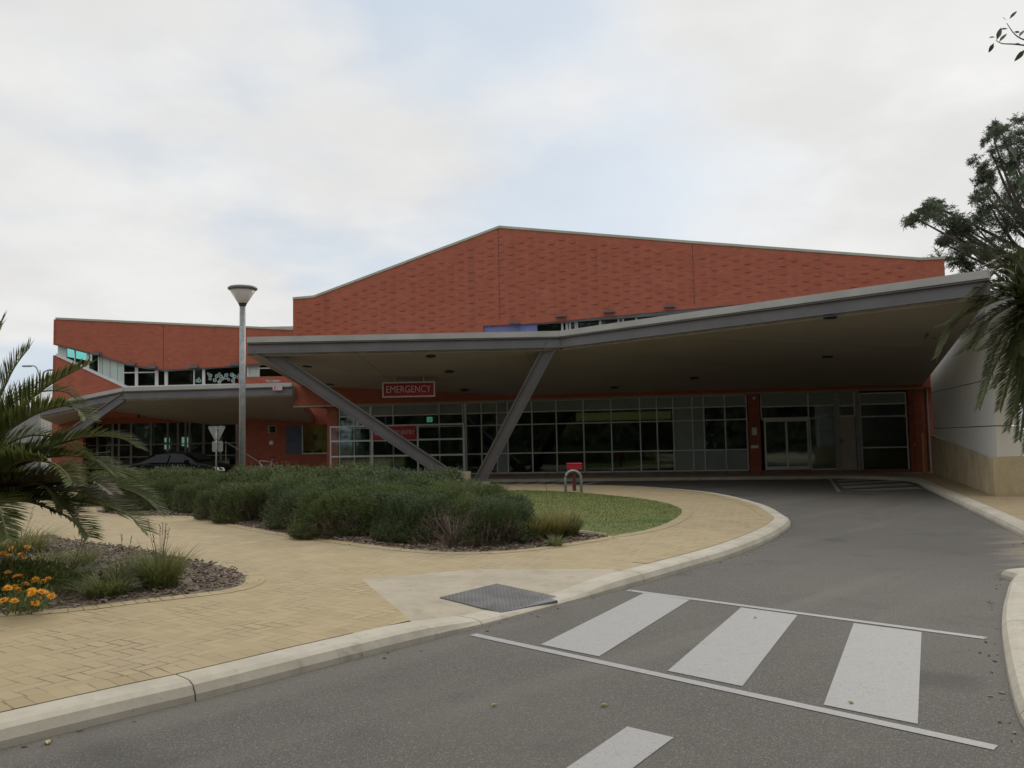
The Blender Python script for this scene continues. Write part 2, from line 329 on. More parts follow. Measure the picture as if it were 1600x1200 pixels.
M_lime = limestone(); M_yel = plain('yellow_interior', (0.40, 0.35, 0.09), 0.7, 0, 0.3, 1.1); M_black = plain('black_paint', (0.004, 0.004, 0.0045), 0.3, 0, 0.1)
M_black.node_tree.nodes['Principled BSDF'].inputs['Specular IOR Level'].default_value = 0.1; M_rubber = plain('rubber', (0.015, 0.015, 0.015), 0.8)
M_grass = grassmat(); M_mulch = mulchmat('mulch', (0.075, 0.054, 0.038), (0.25, 0.195, 0.14)); M_paint = paint_white(); M_boxred = plain('box_red', (0.40, 0.016, 0.03), 0.4, 0, 0.12, 5); M_post = plain('post_maroon', (0.10, 0.02, 0.02), 0.6)
M_shrub = leaf('shrub_leaf', (0.050, 0.076, 0.020), (0.105, 0.14, 0.036), (0.16, 0.19, 0.06)); M_shrub2 = leaf('shrub_leaf_dark', (0.042, 0.066, 0.022), (0.080, 0.115, 0.036), (0.125, 0.16, 0.055)); M_dry = leaf('dry_twig', (0.10, 0.07, 0.055), (0.17, 0.12, 0.09), (0.2, 0.15, 0.11), 0.1)
M_wood = plain('twig', (0.11, 0.085, 0.065), 0.9, 0, 0.3, 8); M_tuft = leaf('tuft_blade', (0.14, 0.165, 0.04), (0.27, 0.255, 0.08), (0.38, 0.30, 0.14), 0.35); M_tuft2 = leaf('tuft_blade_green', (0.10, 0.15, 0.035), (0.19, 0.225, 0.06), (0.28, 0.23, 0.10), 0.35)
M_palm = leaf('palm_leaflet', (0.065, 0.098, 0.024), (0.145, 0.175, 0.05), (0.21, 0.21, 0.075), 0.35, 0.45); M_palmr = leaf('palm_leaflet_dark', (0.045, 0.070, 0.022), (0.095, 0.125, 0.04), (0.15, 0.16, 0.06), 0.25, 0.45); M_rach = plain('palm_rib', (0.16, 0.14, 0.06), 0.6, 0, 0.25, 6); M_ptrunk = plain('palm_trunk', (0.085, 0.06, 0.045), 0.95, 0, 0.4, 10, 0.8); M_skirt = leaf('palm_dry', (0.10, 0.075, 0.05), (0.15, 0.11, 0.07), (0.18, 0.14, 0.09), 0.1)
M_gum = leaf('tree_leaf', (0.055, 0.08, 0.045), (0.11, 0.14, 0.08), (0.17, 0.19, 0.12), 0.45); M_fig = leaf('fig_leaf', (0.03, 0.055, 0.025), (0.05, 0.08, 0.035), (0.07, 0.10, 0.05), 0.15, 0.35); M_bark = plain('bark', (0.09, 0.072, 0.06), 0.95, 0, 0.35, 12, 0.8)
M_flower = leaf('orange_petal', (0.75, 0.30, 0.012), (0.85, 0.38, 0.015), (0.9, 0.5, 0.03), 0.3); M_grate = plain('cover_steel', (0.165, 0.16, 0.16), 0.5, 0.4, 0.2, 3)
M_rosette = plain('window_sticker', (0.33, 0.45, 0.42), 0.5, 0, 0.3, 6); M_roofg = plain('grey_roof', (0.40, 0.40, 0.40), 0.5, 0, 0.1, 1); M_door = plain('door_paint', (0.40, 0.36, 0.33), 0.5, 0, 0.05); M_yelpost = plain('yellow_post', (0.55, 0.43, 0.12), 0.5)
M_lampglass = plain('lamp_diffuser', (0.62, 0.58, 0.55), 0.3, 0, 0.05); M_dayglow = emis('daylight_glow', (0.55, 0.8, 0.72), 0.55); M_exit = emis('exit_sign', (0.2, 0.75, 0.5), 0.5); M_bluedark = plain('slate_panel', (0.07, 0.085, 0.13), 0.6); M_silver = plain('bike_silver', (0.6, 0.6, 0.62), 0.3, 0.5)
M_soil = plain('ground_soil', (0.16, 0.15, 0.09), 0.95, 0, 0.3, 0.3)
# ================================================================== GROUND
def cat_mull(pts, n=6):
    P = [Vector(p) for p in pts]; out = []
    for i in range(len(P) - 1):
        a, b, c, d = P[max(i - 1, 0)], P[i], P[i + 1], P[min(i + 2, len(P) - 1)]
        for k in range(n):
            t = k / n
            out.append(0.5 * ((2 * b) + (c - a) * t + (2 * a - 5 * b + 4 * c - d) * t * t + (3 * b - a - 3 * c + d) * t ** 3))
    return out + [P[-1]]
def offs(pts, d):                         # shift a ground polyline sideways, to its left
    out = []
    for i, p in enumerate(pts):
        t = (pts[min(i + 1, len(pts) - 1)] - pts[max(i - 1, 0)]); t.z = 0; t.normalize(); out.append(p + Vector((-t.y, t.x, 0)) * d)
    return out
def resample(pts, step):
    out = [pts[0].copy()]; acc = 0
    for a, b in zip(pts, pts[1:]):
        l = (b - a).length; s = step - acc
        while s <= l:
            out.append(a + (b - a) * (s / l)); s += step
        acc = l - (s - step)
    return out
ZT = 0.12
def inside(x, y, P):
    c = False; j = len(P) - 1
    for i in range(len(P)):
        if (P[i][1] > y) != (P[j][1] > y) and x < (P[j][0] - P[i][0]) * (y - P[i][1]) / (P[j][1] - P[i][1]) + P[i][0]: c = not c
        j = i
    return c
mb = MB(); mb.poly([(-700, -700, -0.03), (700, -700, -0.03), (700, 900, -0.03), (-700, 900, -0.03)]); struct(mb.build('ground', M_soil))
mb = MB(); mb.poly([(-60, -40, 0), (60, -40, 0), (60, 60, 0), (-60, 60, 0)]); struct(mb.build('asphalt_road', M_asph))

# island kerb: near side from the lower edge of the photo round the nose to the far side
kp = [Vector((-15, -8.3, 0)), Vector((-7, 0.15, 0))] + [gp(*q) for q in ((0, 1172), (300, 1098), (500, 1045), (676, 1000), (780, 972), (880, 945), (960, 925), (1060, 896), (1150, 868), (1210, 842))]
kp += [gp(*q) for q in ((1236, 822),)] + [gp(*q, ZT) for q in ((1228, 803), (1190, 785), (1110, 768), (1000, 759.5), (900, 757), (790, 756))] + [Vector((-6, 29.6, 0)), Vector((-13, 31.2, 0)), Vector((-22, 33.2, 0)), Vector((-32, 34.5, 0))]
for p in kp: p.z = 0
kline = resample(cat_mull(kp, 8), 0.3)
def dropat(p):                            # the kerb dips where the path meets the crossing
    a = (p - gp(835, 957)).length; return 0.05 + 0.07 * min(1, max(0, (a - 0.7) / 0.75)) ** 0.8
def kerb(name, line, side, hf, mat, width=0.3, joint=8, phase=0):
    mb = MB(); prof = lambda h: ((0.0, -0.06), (0.015, h * 0.35), (0.05, h * 0.8), (0.10, h * 0.97), (0.14, h), (width, h), (width, -0.06))
    ofl = [offs(line, side * o) for o, _ in prof(0.1)]
    i = 0; cuts = list(range(phase, len(line) - 1, joint)); cuts = [0] + [c for c in cuts if c > 0] + [len(line) - 1]
    for a, b in zip(cuts, cuts[1:]):
        rows = []
        for k in range(a, b + 1):
            q = prof(hf(line[k])); row = []
            for j, (o, z) in enumerate(q):
                p = ofl[j][k].copy()
                if k == a and k + 1 < len(line): p += (ofl[j][k + 1] - p).normalized() * 0.005
                if k == b and k > 0: p += (ofl[j][k - 1] - p).normalized() * 0.005
                p.z = z; row.append(p)
            rows.append(row)
        n = len(rows[0]); V = [p for r in rows for p in r]
        F_ = [(r * n + j, r * n + j + 1, (r + 1) * n + j + 1, (r + 1) * n + j) for r in range(len(rows) - 1) for j in range(n - 1)]
        F_ += [tuple(range(n)), tuple((len(rows) - 1) * n + j for j in range(n))[::-1]]
        mb.add(V, F_)
    return mb.build(name, mat)
jt = min(range(len(kline)), key=lambda k: (kline[k] - gp(300, 1098)).length) % 9
o = kerb('kerb_stone', kline, 1, dropat, M_conc, joint=9, phase=jt); struct(o)
inner = offs(kline, 0.30)

# paving sheet of the island, cut out round the concrete pad
pad_px = [(565, 905), (745, 889), (958, 889)]
PA, PB, PC = gp(565, 905, ZT), gp(958, 889, ZT), gp(792, 952, 0.07)
PN = (PB - PA).cross(PC - PA).normalized()
padp = lambda x, y: pln(x, y, PA, PN)
ia = min(range(len(inner)), key=lambda k: (inner[k] - gp(668, 969, ZT)).length); ib = min(range(len(inner)), key=lambda k: (inner[k] - gp(960, 891, ZT)).length)
sheet = [Vector((p.x, p.y, ZT)) for p in inner]
padback = [gp(x, y, ZT) for x, y in pad_px]
outline = sheet[:ia + 1] + padback + sheet[ib:] + [Vector((-32, -30, ZT))]
def sheetmesh(name, pts, mat, kind='structure'):
    mb = MB(); mb.poly(pts); o = mb.build(name, mat); o['kind'] = kind; return o
sheetmesh('brick_path', outline, M_pav)
zi = lambda p: Vector((p.x, p.y, dropat(kline[min(range(len(kline)), key=lambda k: (kline[k] - p).length)]) - 0.002))
mb = MB(); front = [zi(inner[k]) for k in range(ia, ib + 1)]; back = [padback[0] + (padback[1] - padback[0]) * t for t in [k / 6 for k in range(6)]] + [padback[1] + (padback[2] - padback[1]) * t for t in [k / 8 for k in range(9)]]
front = resample(front, 0.02); NS = 40
pick = lambda P, t: P[min(len(P) - 1, int(t * (len(P) - 1) + .5))]
bk2 = resample(back, 0.02); fpts = [pick(front, k / NS) for k in range(NS + 1)]; bpts = [pick(bk2, k / NS) for k in range(NS + 1)]
gridp = [[b + (f - b) * (j / 10) - Vector((0, 0, 0)) for j in range(11)] for f, b in zip(fpts, bpts)]
for row in gridp:
    zb_, zf_ = row[0].z, row[-1].z
    for j, p in enumerate(row): p.z = zb_ + (zf_ - zb_) * (j / 10) ** 1.6
for r0, r1 in zip(gridp, gridp[1:]):
    for j in range(10): mb.quad(r0[j], r0[j + 1], r1[j + 1], r1[j])
def padz(x, y):
    q = min((p for row in gridp for p in row), key=lambda p: (p.x - x) ** 2 + (p.y - y) ** 2); return q.z
struct(mb.build('concrete_path', M_pad))
# header course along the kerb and round the beds
def strip(mb, line, w0, w1, z, step=0.118):
    a, b = offs(line, w0), offs(line, w1); s = 0
    for k in range(len(line) - 1):
        l = (line[k + 1] - line[k]).length / step
        mb.quad(*[Vector((p.x, p.y, z)) for p in (a[k], a[k + 1], b[k + 1], b[k])], uv=[(s, 0), (s + l, 0), (s + l, 1), (s, 1)]); s += l
mb = MB(); strip(mb, kline[:ia - 1], 0.302, 0.52, ZT + 0.004); strip(mb, kline[ib + 2:], 0.302, 0.52, ZT + 0.004)
# beds
bedl = resample(cat_mull([Vector((-14, 3.2, 0)), Vector((-8.5, 5.5, 0))] + [gp(*q, ZT) for q in ((0, 958), (60, 955), (140, 947), (210, 938), (290, 929), (350, 922), (380, 912), (381, 901), (360, 889), (290, 874), (200, 856), (110, 845), (60, 836))] + [Vector((-9.5, 14.0, 0)), Vector((-14, 15, 0))], 6), 0.18)
for p in bedl: p.z = 0
strip(mb, bedl, 0.0, -0.22, ZT + 0.004)
bedr_front = resample(cat_mull([gp(*q, ZT) for q in ((150, 800), (200, 806), (260, 806), (310, 808), (370, 820), (430, 831), (500, 841), (600, 854), (690, 862), (760, 862), (820, 858), (880, 850), (925, 843), (958, 837))], 6), 0.2)
for p in bedr_front: p.z = 0
strip(mb, bedr_front, 0.0, -0.22, ZT + 0.004)
lawn = resample(cat_mull([gp(*q, ZT) for q in ((958, 837), (1010, 828), (1045, 816), (1064, 803), (1060, 793), (1030, 784), (980, 777), (900, 769.5), (830, 766.5), (740, 766))] , 6), 0.3)
for p in lawn: p.z = 0
strip(mb, lawn, 0.0, -0.22, ZT + 0.004)
struct(mb.build('paving_border', M_sold))
sheetmesh('planting_bed', [Vector((p.x, p.y, ZT + 0.006)) for p in bedl], M_mulch)
cornl = gp(905, 833, ZT)
lz = ZT + 0.006
lawnback = [gp(700, 800, ZT), gp(820, 826, ZT), cornl]
sheetmesh('lawn', [Vector((p.x, p.y, lz)) for p in lawn + lawnback], M_grass)
bedback = [cornl, gp(820, 826, ZT), gp(700, 800, ZT), gp(740, 766, ZT), gp(600, 760, ZT), gp(420, 760, ZT), gp(200, 775, ZT), gp(150, 788, ZT)]
sheetmesh('planting_bed', [Vector((p.x, p.y, lz)) for p in bedr_front[:-1] + bedback], M_mulch)
# thin concrete edging between lawn and bed
mb = MB(); e = [cornl + (bedr_front[-1] - cornl) * t for t in (0, .35, .7, 1)]
for p in e: p.z = ZT + 0.02
mb.tube(e, 0.035, 6); struct(mb.build('lawn_edging', M_pad))
mb = MB()                                  # short grass blades over the lawn
poly = [(p.x, p.y) for p in lawn + lawnback]
def scatter(P, n):
    xs = [p[0] for p in P]; ys = [p[1] for p in P]; k = 0
    while k < n:
        x, y = R.uniform(min(xs), max(xs)), R.uniform(min(ys), max(ys))
        if inside(x, y, P): k += 1; yield x, y
for x, y in scatter(poly, 26000):
    h = R.uniform(0.015, 0.035); a = R.uniform(0, 6.28); wv = Vector((math.cos(a), math.sin(a), 0)) * 0.005; t = Vector((R.gauss(0, .02), R.gauss(0, .02), h)); b = Vector((x, y, lz))
    mb.add([b - wv, b + wv, b + t], [(0, 1, 2)])
M_blade = leaf('lawn_blade', (0.075, 0.12, 0.014), (0.15, 0.168, 0.03), (0.22, 0.205, 0.055), 0.3, 0.6, 0.7)
stuff(mb.build('lawn_grass', M_blade))
# bark chips on the beds
mb = MB()
def chips(P, n, z, smin=.02, smax=.07, front=None):
    for x, y in scatter(P, n):
        a = R.uniform(0, 6.28); l = R.uniform(smin, smax); wd = l * R.uniform(.2, .5)
        M = Matrix.Translation((x, y, z + R.uniform(0.0, .03))) @ Matrix.Rotation(a, 4, 'Z') @ Matrix.Rotation(R.gauss(0, .35), 4, 'X') @ Matrix.Rotation(R.gauss(0, .35), 4, 'Y')
        mb.box(-l / 2, l / 2, -wd / 2, wd / 2, 0, .008, M)
pl = [(p.x, p.y) for p in bedl if p.x > -8.5] ; chips(pl, 9000, lz)
fr = offs(bedr_front, 1.1); pr = [(p.x, p.y) for p in bedr_front] + [(p.x, p.y) for p in fr[::-1]]; chips(pr, 6000, lz, .03, .08)
stuff(mb.build('bark_mulch', M_mulch))

# footpath along the building and right-hand path
F = Frame((9.6, 33.3), (1, -0.2))
W0 = Vector((11.4, 19.6, 0)); W1 = Vector((16.05, 31.7, 0))
fk = [F.pt(u, 0, 2.1) for u in (-40, -30, -20, -10, -4)] + [F.pt(u, 0, 2.1) for u in (0, 2, 3.2)]
rk = [gp(*q) for q in ((1418, 752.5), (1450, 766), (1500, 790), (1550, 815), (1600, 842))] + [Vector((7.0, 11.3, 0)), Vector((7.3, 10.6, 0)), Vector((8.5, 10.3, 0)), Vector((14, 10.6, 0)), Vector((26, 11, 0))]
fl = resample(cat_mull(fk + rk, 6), 0.3)
struct(kerb('kerb_stone', fl, 1, lambda p: 0.12, M_conc, joint=9))
fin = offs(fl, .3); struct(sheetmesh('footpath', [Vector((p.x, p.y, ZT)) for p in fin] + [Vector((26, 45, ZT)), F.pt(-40, ZT, -12)], herring('footpath_brick', 0.115, 0.25, (0.36, 0.275, 0.16), (0.30, 0.225, 0.125), (0.13, 0.10, 0.06))))
# near right kerb and path
nk = [Vector((24, 9.6, 0)), Vector((12, 9.3, 0)), gp(1640, 897), gp(1584, 908), gp(1570, 935), gp(1563, 970), gp(1566, 1020), gp(1579, 1090), gp(1600, 1143), Vector((2.3, 3.3, 0)), Vector((1.4, 1.2, 0)), Vector((-1.2, -3, 0)), Vector((-6, -9, 0))]
for p in nk: p.z = 0
nl = resample(cat_mull(nk, 8), 0.3); struct(kerb('kerb_stone', nl, 1, lambda p: 0.10, M_conc, width=0.34, joint=8))
ni = offs(nl, .34); struct(sheetmesh('concrete_path', [Vector((p.x, p.y, 0.10)) for p in ni] + [Vector((6, -12, 0.10)), Vector((24, -6, .10))], M_pad))
# leaf litter and grit gathered in the gutters
mb = MB()
for lnn, sg, dens, zz0 in ((kline[20:], -1, 5, .004), (nl[8:], -1, 7, .004), (fl[-70:], -1, 5, .004), (bedl, -1, 2, ZT + .010), (bedr_front, -1, 4, ZT + .010)):
    lo = offs(lnn, sg * .02)
    for k in range(len(lnn) - 1):
        if lnn[k].length > 24: continue
        for _ in range(R.randint(0, max(1, dens // 2))):
            q = lo[k] + (lo[k + 1] - lo[k]) * R.random() + (lo[k] - lnn[k]).normalized() * abs(R.gauss(0, .07)); l = R.uniform(.01, .035); M = Matrix.Translation((q.x, q.y, zz0)) @ Matrix.Rotation(R.uniform(0, 6.28), 4, 'Z') @ Matrix.Rotation(R.gauss(0, .25), 4, 'X'); mb.box(-l / 2, l / 2, -l * .22, l * .22, 0, .004, M)
stuff(mb.build('leaf_litter', mulchmat('litter', (0.05, 0.038, 0.028), (0.30, 0.23, 0.14))))
# road markings
mb = MB(); zm = 0.004
def mark(q): mb.poly([gp(x, y, zm) for x, y in q])
def line(a, b, wd):
    a, b = gp(*a, zm), gp(*b, zm); t = (b - a).normalized(); nrm = Vector((-t.y, t.x, 0)) * wd / 2; mb.poly([a - nrm, b - nrm, b + nrm, a + nrm])
line((981, 922), (1541, 997), .085); line((739, 991), (1556, 1168), .085)
mark([(1006, 926.5), (1078, 937), (936, 1025.5), (845, 1007)]); mark([(1158, 949), (1246, 961), (1160, 1072), (1043, 1048)]); mark([(1334, 973.5), (1440, 987.5), (1434, 1131), (1287, 1101)])
mark([(980, 1135), (1053, 1152), (905, 1262), (820, 1244)])
line((1296, 746.5), (1311, 768), .10)
for a, b, c, d in (((1306, 750), (1352, 747.6), (1364, 750), (1309, 753)), ((1309, 755), (1392, 750.5), (1408, 752.8), (1313, 758)), ((1314, 760), (1415, 754.6), (1428, 758), (1319, 763)), ((1321, 766), (1432, 760.6), (1444, 763.6), (1370, 766))):
    mark([a, b, c, d])
for k in range(6):
    x = 768 + k * 27; mark([(x, 757.5), (x + 13, 757.5), (x + 44, 751.5), (x + 33, 751.5)])
struct(mb.build('road_marking', M_paint))

# chequer plate cover set in the pad
cq = [gp(x, y, z) for x, y, z in ((687, 931, .11), (776, 909, .12), (871, 931, .095), (783, 952, .08))]
c0 = thing('chequer_plate_cover', (cq[0] + cq[2]) / 2, 'square steel chequer plate lid set in the concrete pad by the crossing', 'manhole cover')
mb = MB()
cq = [Vector((p.x, p.y, padz(p.x, p.y))) for p in cq]; cn_ = (cq[1] - cq[0]).cross(cq[3] - cq[0]).normalized(); cn_ = cn_ if cn_.z > 0 else -cn_
cm_ = sum(cq, Vector()) / 4; cx_ = [(cm_ + (q - cm_) * 1.25) for q in cq]
lift = max([0] + [(q - cq[0]).dot(cn_) for row in gridp for q in row if inside(q.x, q.y, [(v.x, v.y) for v in cx_])])
cq = [q + Vector((0, 0, lift)) for q in cq]
cq = [Vector((q.x, q.y, cq[0].z - ((q - cq[0]).x * cn_.x + (q - cq[0]).y * cn_.y) / cn_.z + .004)) for q in cq]; mb.hexa([p - Vector((0, 0, .2)) for p in cq], cq); mb.build('plate', M_grate, c0)
mb = MB(); ea, eb = cq[1] - cq[0], cq[3] - cq[0]; n1_, n2_ = 32, 32
for i in range(n1_):
    for j in range(n2_):
        c = cq[0] + ea * ((i + .5) / n1_) + eb * ((j + .5) / n2_); d = (ea.normalized() if (i + j) % 2 else eb.normalized()) * .020; q = Vector((-d.y, d.x, 0)) * .34
        mb.hexa([c - d, c - q, c + d, c + q], [p + Vector((0, 0, .005)) for p in (c - d * .6, c - q * .5, c + d * .6, c + q * .5)])
mb.build('tread', plain('cover_tread', (0.225, 0.22, 0.215), .6, .4, .2, 3), c0)
# ================================================================== MAIN BUILDING
base = F.pt(0, 0, 0)
B = thing('hospital_building', base, 'large red brick building with a peaked roofline, dotted brickwork and long glazed front', 'building')
OW = 0.45                                  # upper wall stands this far in front of the glazing
up = lambda x, y: F.px(x, y, OW)
rows = [F.px(1000, y)[1] for y in (621.5, 639, 659, 705, 736.5)]
ZG = rows[4]; ZH = rows[0] + 0.06
uL = up(458, 600)[0]; uP = F.px(513, 680)[0]; uR = up(1437, 500)[0]
zb = ZH
top = [up(458, 466), up(490, 463), up(780, 354), up(1083, 378), up(1437, 404)]
ua, ub = up(755, 508)[0], up(838, 505)[0]; zslot = up(800, 507)[1]; ue, ze = up(1300, 462); zn = 5.0
mb = MB(); TH = 0.3
mb.fprism(F, [(uL, zb), (ua, zb), (ua, top[2][1] - .4), (top[2][0] - .02, top[2][1]), (top[1]), (uL, top[0][1])] if False else [(uL, zb), (ua, zb), (ua, top[1][1] + (top[2][1] - top[1][1]) * (ua - top[1][0]) / (top[2][0] - top[1][0])), top[1], (uL, top[1][1] - .03)], OW - TH, OW)
mb.fprism(F, [(ua, zb), (uR, zb), (uR, zn), (ua, zn)], OW - TH, OW)
mb.fprism(F, [(ua, zslot), (ub, zslot), (ue, ze), (ue, zn), (uR, zn), (uR, top[4][1]), top[3], top[2], (ua, top[1][1] + (top[2][1] - top[1][1]) * (ua - top[1][0]) / (top[2][0] - top[1][0]))], OW - TH, OW)
# protruding stretcher bricks
def topz(u):
    for a, b in zip(top, top[1:]):
        if a[0] <= u <= b[0]: return a[1] + (b[1] - a[1]) * (u - a[0]) / (b[0] - a[0])
    return 0
k = 0; u = uL + .3
while u < uR - .25:
    z = 4.9 + (.15 if k % 2 else 0)
    while z < topz(u) - .35:
        slot = ua - .3 < u and z < (zslot + .2 if u < ub else zslot + (ze - zslot) * (u - ub) / (ue - ub) + .25)
        if not slot and R.random() > .04: mb.fbox(F, u - .115, u + .115, z, z + .07, OW, OW + R.uniform(.014, .028))
        z += .33
    u += .44; k += 1
bw = mb.build('brick_wall', M_brick, B)
mb = MB()                                  # control joints, dark sealant
for x, y0, y1 in ((781, 357, 500), (1085, 381, 478)):
    mb = MB(); u0, z0 = up(x, y1); z1 = up(x, y0)[1]; mb.fbox(F, u0 - .012, u0 + .012, z0, z1, OW, OW + .004); mb.build('joint', M_dark, bw)
# splayed end wall on the right, side and back walls, roof
ep = F.pt(uR, 0, OW); e2 = yp(1475, 401, ep.y + .34); zt = top[4][1]; zte = e2.z; e2 = Vector((e2.x, e2.y, 0))
mb = MB(); bk = Vector((.25, .25, 0)); mb.prism([Vector((ep.x, ep.y, zb)), Vector((e2.x, e2.y, zb)), Vector((e2.x, e2.y, zte - .05)), Vector((ep.x, ep.y, zt))], [Vector((ep.x + .1, ep.y + .3, zb)), Vector((e2.x - .2, e2.y + .3, zb)), Vector((e2.x - .2, e2.y + .3, zte - .05)), Vector((ep.x + .1, ep.y + .3, zt))])
mb.build('end_wall', brick('end_brick', (.93, .36)), B)
D = 16
mb = MB(); mb.fprism(F, [(uL, zb), (uL + .3, zb), (uL + .3, top[0][1] - .05), (uL, top[0][1] - .05)], -D, OW - TH); mb.build('side_wall', brick('side_brick', (F.n.x, F.n.y)), B)
mb = MB(); mb.fprism(F, [(uR - .3, .12), (uR - .02, .12), (uR - .02, zt - .1), (uR - .3, zt - .1)], -D, OW - TH - .01); mb.build('side_wall', brick('side_brick', (F.n.x, F.n.y)), B)
mb = MB(); mb.fprism(F, [(uL + .3, .12), (uR - .3, .12), (uR - .3, top[4][1] - .1), (top[2][0], top[2][1] - .1), (uL + .3, top[1][1] - .1)], -D - .3, -D); mb.build('back_wall', M_brick, B)
rl = [(uL, top[1][1] - .03)] + [(u, z) for u, z in top[1:]]
mb = MB()
for (u0, z0), (u1, z1) in zip(rl, rl[1:]):
    mb.hexa([F.pt(u0, z0 - .12, OW - TH), F.pt(u1, z1 - .12, OW - TH), F.pt(u1, z1 - .12, -D), F.pt(u0, z0 - .12, -D)], [F.pt(u0, z0 - .02, OW - TH), F.pt(u1, z1 - .02, OW - TH), F.pt(u1, z1 - .02, -D), F.pt(u0, z0 - .02, -D)])
rf = mb.build('roof', M_roofg, B)
mb = MB()
for (u0, z0), (u1, z1) in zip(rl, rl[1:]):
    a = [F.pt(u0, z0 - .06, OW + .03), F.pt(u1, z1 - .06, OW + .03), F.pt(u1, z1 - .06, OW - TH - .03), F.pt(u0, z0 - .06, OW - TH - .03)]; mb.hexa(a, [p + Vector((0, 0, .10)) for p in a])
a = [Vector((ep.x, ep.y - .03, zt - .061)), Vector((e2.x + .03, e2.y - .03, zte - .10)), Vector((e2.x - .17, e2.y + .33, zte - .10)), Vector((ep.x + .1, ep.y + .33, zt - .061))]; mb.hexa(a, [p + Vector((0, 0, .10)) for p in a])
mb.build('coping', M_cap, B)
# box underside and ceiling over the glazing
mb = MB(); mb.fbox(F, uL, uR, zb - .06, zb - .002, -.35, OW - .002); mb.build('soffit', M_soff, B)
# clerestory slot: blue reveal, metal hood, windows
mb = MB(); mb.fbox(F, ua + .003, ub, zn, zslot - .003, OW - .42, OW - .12); mb.build('reveal_panel', M_blue, B)
mb = MB(); hood = [(ub, zslot), (ue, ze), (ue, ze - .28), (ub, zslot - .04)]; mb.fprism(F, hood, OW - .30, OW - .03)
for x, y in ((805, 505), (877, 494), (952, 487), (1046, 479)):
    u0, z0 = up(x, y); mb.fbox(F, u0 - .22, u0 + .22, z0 - .05, z0 + .015, OW + .002, OW + .22)
mb.build('window_hood', plain('hood_metal', (.10, .10, .105), .5), B)
wn = MB(); cu = [up(x, 515)[0] for x in (831, 877, 884, 889, 898, 900, 937, 966, 973, 994, 1030, 1060, 1100)]
for u0 in cu: wn.fbox(F, u0 - .045, u0 + .045, zn, ze, OW - .42, OW - .32)
wf = wn.build('clerestory_window', M_alu, B); mb = MB(); mb.fbox(F, ub, ue, zn, ze, OW - .40, OW - .39); mb.build('pane', M_glass, wf)
mb = MB(); mb.fbox(F, ub - 1, ue, zn - .1, zn, -4, OW - .31); mb.fbox(F, ub - 1, ue, zn, ze + .3, -4.1, -4); mb.build('loft_floor', M_int, B)

# curtain wall sections
def glazing(cols, rws, solid, name='window', mull=.05, thick=(), tint=M_glass, o0=-.04, o1=.05):
    mb = MB(); z0, z1 = rws[-1], rws[0]
    for i, u in enumerate(cols):
        h = mull / 2 * (2.2 if i in thick else 1); mb.fbox(F, u - h, u + h, z0, z1, o0, o1)
    for z in rws:
        for a, b in zip(cols, cols[1:]): mb.fbox(F, a + mull / 2, b - mull / 2, z - mull / 2, z + mull / 2, o0, o1 - .003)
    fr = mb.build(name, M_alu, B); g, s = MB(), MB()
    for i, (a, b) in enumerate(zip(cols, cols[1:])):
        for j, (t, l) in enumerate(zip(rws, rws[1:])):
            (s if solid(i, j) else g).fbox(F, a + mull / 2, b - mull / 2, l + mull / 2, t - mull / 2, -.006, .006)
    if g.f: g.build('pane', tint, fr)
    if s.f: s.build('frosted_panel', M_frost, fr)
    return fr
U = lambda x, y=690: F.px(x, y)[0]
colsM = [U(x) for x in (728, 753, 777, 794, 832, 870, 912.5, 956, 1001, 1027.5, 1053, 1083, 1101, 1134, 1168)]
glazing(colsM, rows, lambda i, j: j == 0 or i in (2, 10, 11) or (i >= 12 and j == 3), thick=(0,))
colsL = [U(x) for x in (531, 554, 580, 615, 687, 724)]
glazing(colsL, rows, lambda i, j: j == 0, thick=(2,))
zd = F.px(1228, 656)[1]
ud = [U(x) for x in (1191, 1265, 1306)]
rD = [rows[0] + .01, F.px(1228, 635)[1], zd + .03]
glazing(ud, rD, lambda i, j: j == 0)
glazing([ud[1] + .03, ud[2]], [zd + .03, ZG], lambda i, j: False)
# sliding door, two leaves
dm = MB(); u0, u1, u2 = U(1194), U(1229), U(1264)
for a, b, oo in ((u0, u1 + .03, .09), (u1 - .03, u2, .055)):
    for p, q in ((a, a + .07), (b - .07, b)): dm.fbox(F, p, q, ZG, zd, oo - .02, oo + .02)
    dm.fbox(F, a + .07, b - .07, zd - .07, zd, oo - .02, oo + .02); dm.fbox(F, a + .07, b - .07, ZG, ZG + .13, oo - .02, oo + .02)
dr = dm.build('sliding_door', M_alu, B); g = MB()
for a, b, oo in ((u0, u1 + .03, .09), (u1 - .03, u2, .055)): g.fbox(F, a + .07, b - .07, ZG + .13, zd - .07, oo - .005, oo + .005)
g.build('pane', M_glass, dr)
mb = MB(); mb.fbox(F, u0 - .04, u2 + .04, zd, zd + .10, .05, .14); mb.build('track', M_alu, dr)
# service door bay
ux = [U(1311), U(1338)]; zs = F.px(1325, 650)[1]; z2 = F.px(1325, 634)[1]
mb = MB()
for u in (U(1308.5), U(1342)): mb.fbox(F, u - .09, u + .09, ZG - .05, rows[0] + .03, -.05, .07)
mb.build('door_frame', plain('frame_grey', (.30, .29, .29), .5), B)
mb = MB(); mb.fbox(F, ux[0] + .02, ux[1] - .02, ZG - .04, zs, -.01, .03); sdoor = mb.build('door', M_door, B)
mb = MB(); mb.fbox(F, ux[0] + .06, ux[0] + .10, ZG + 1.0, ZG + 1.18, .03, .05); mb.tube([F.pt(ux[0] + .08, ZG + 1.08, .05), F.pt(ux[0] + .08, ZG + 1.08, .09), F.pt(ux[0] + .2, ZG + 1.08, .09)], .011, 6); mb.build('handle', M_dark, sdoor)
glazing([ux[0] + .02, ux[1] - .02], [rows[0] + .02, z2, zs], lambda i, j: j == 0)
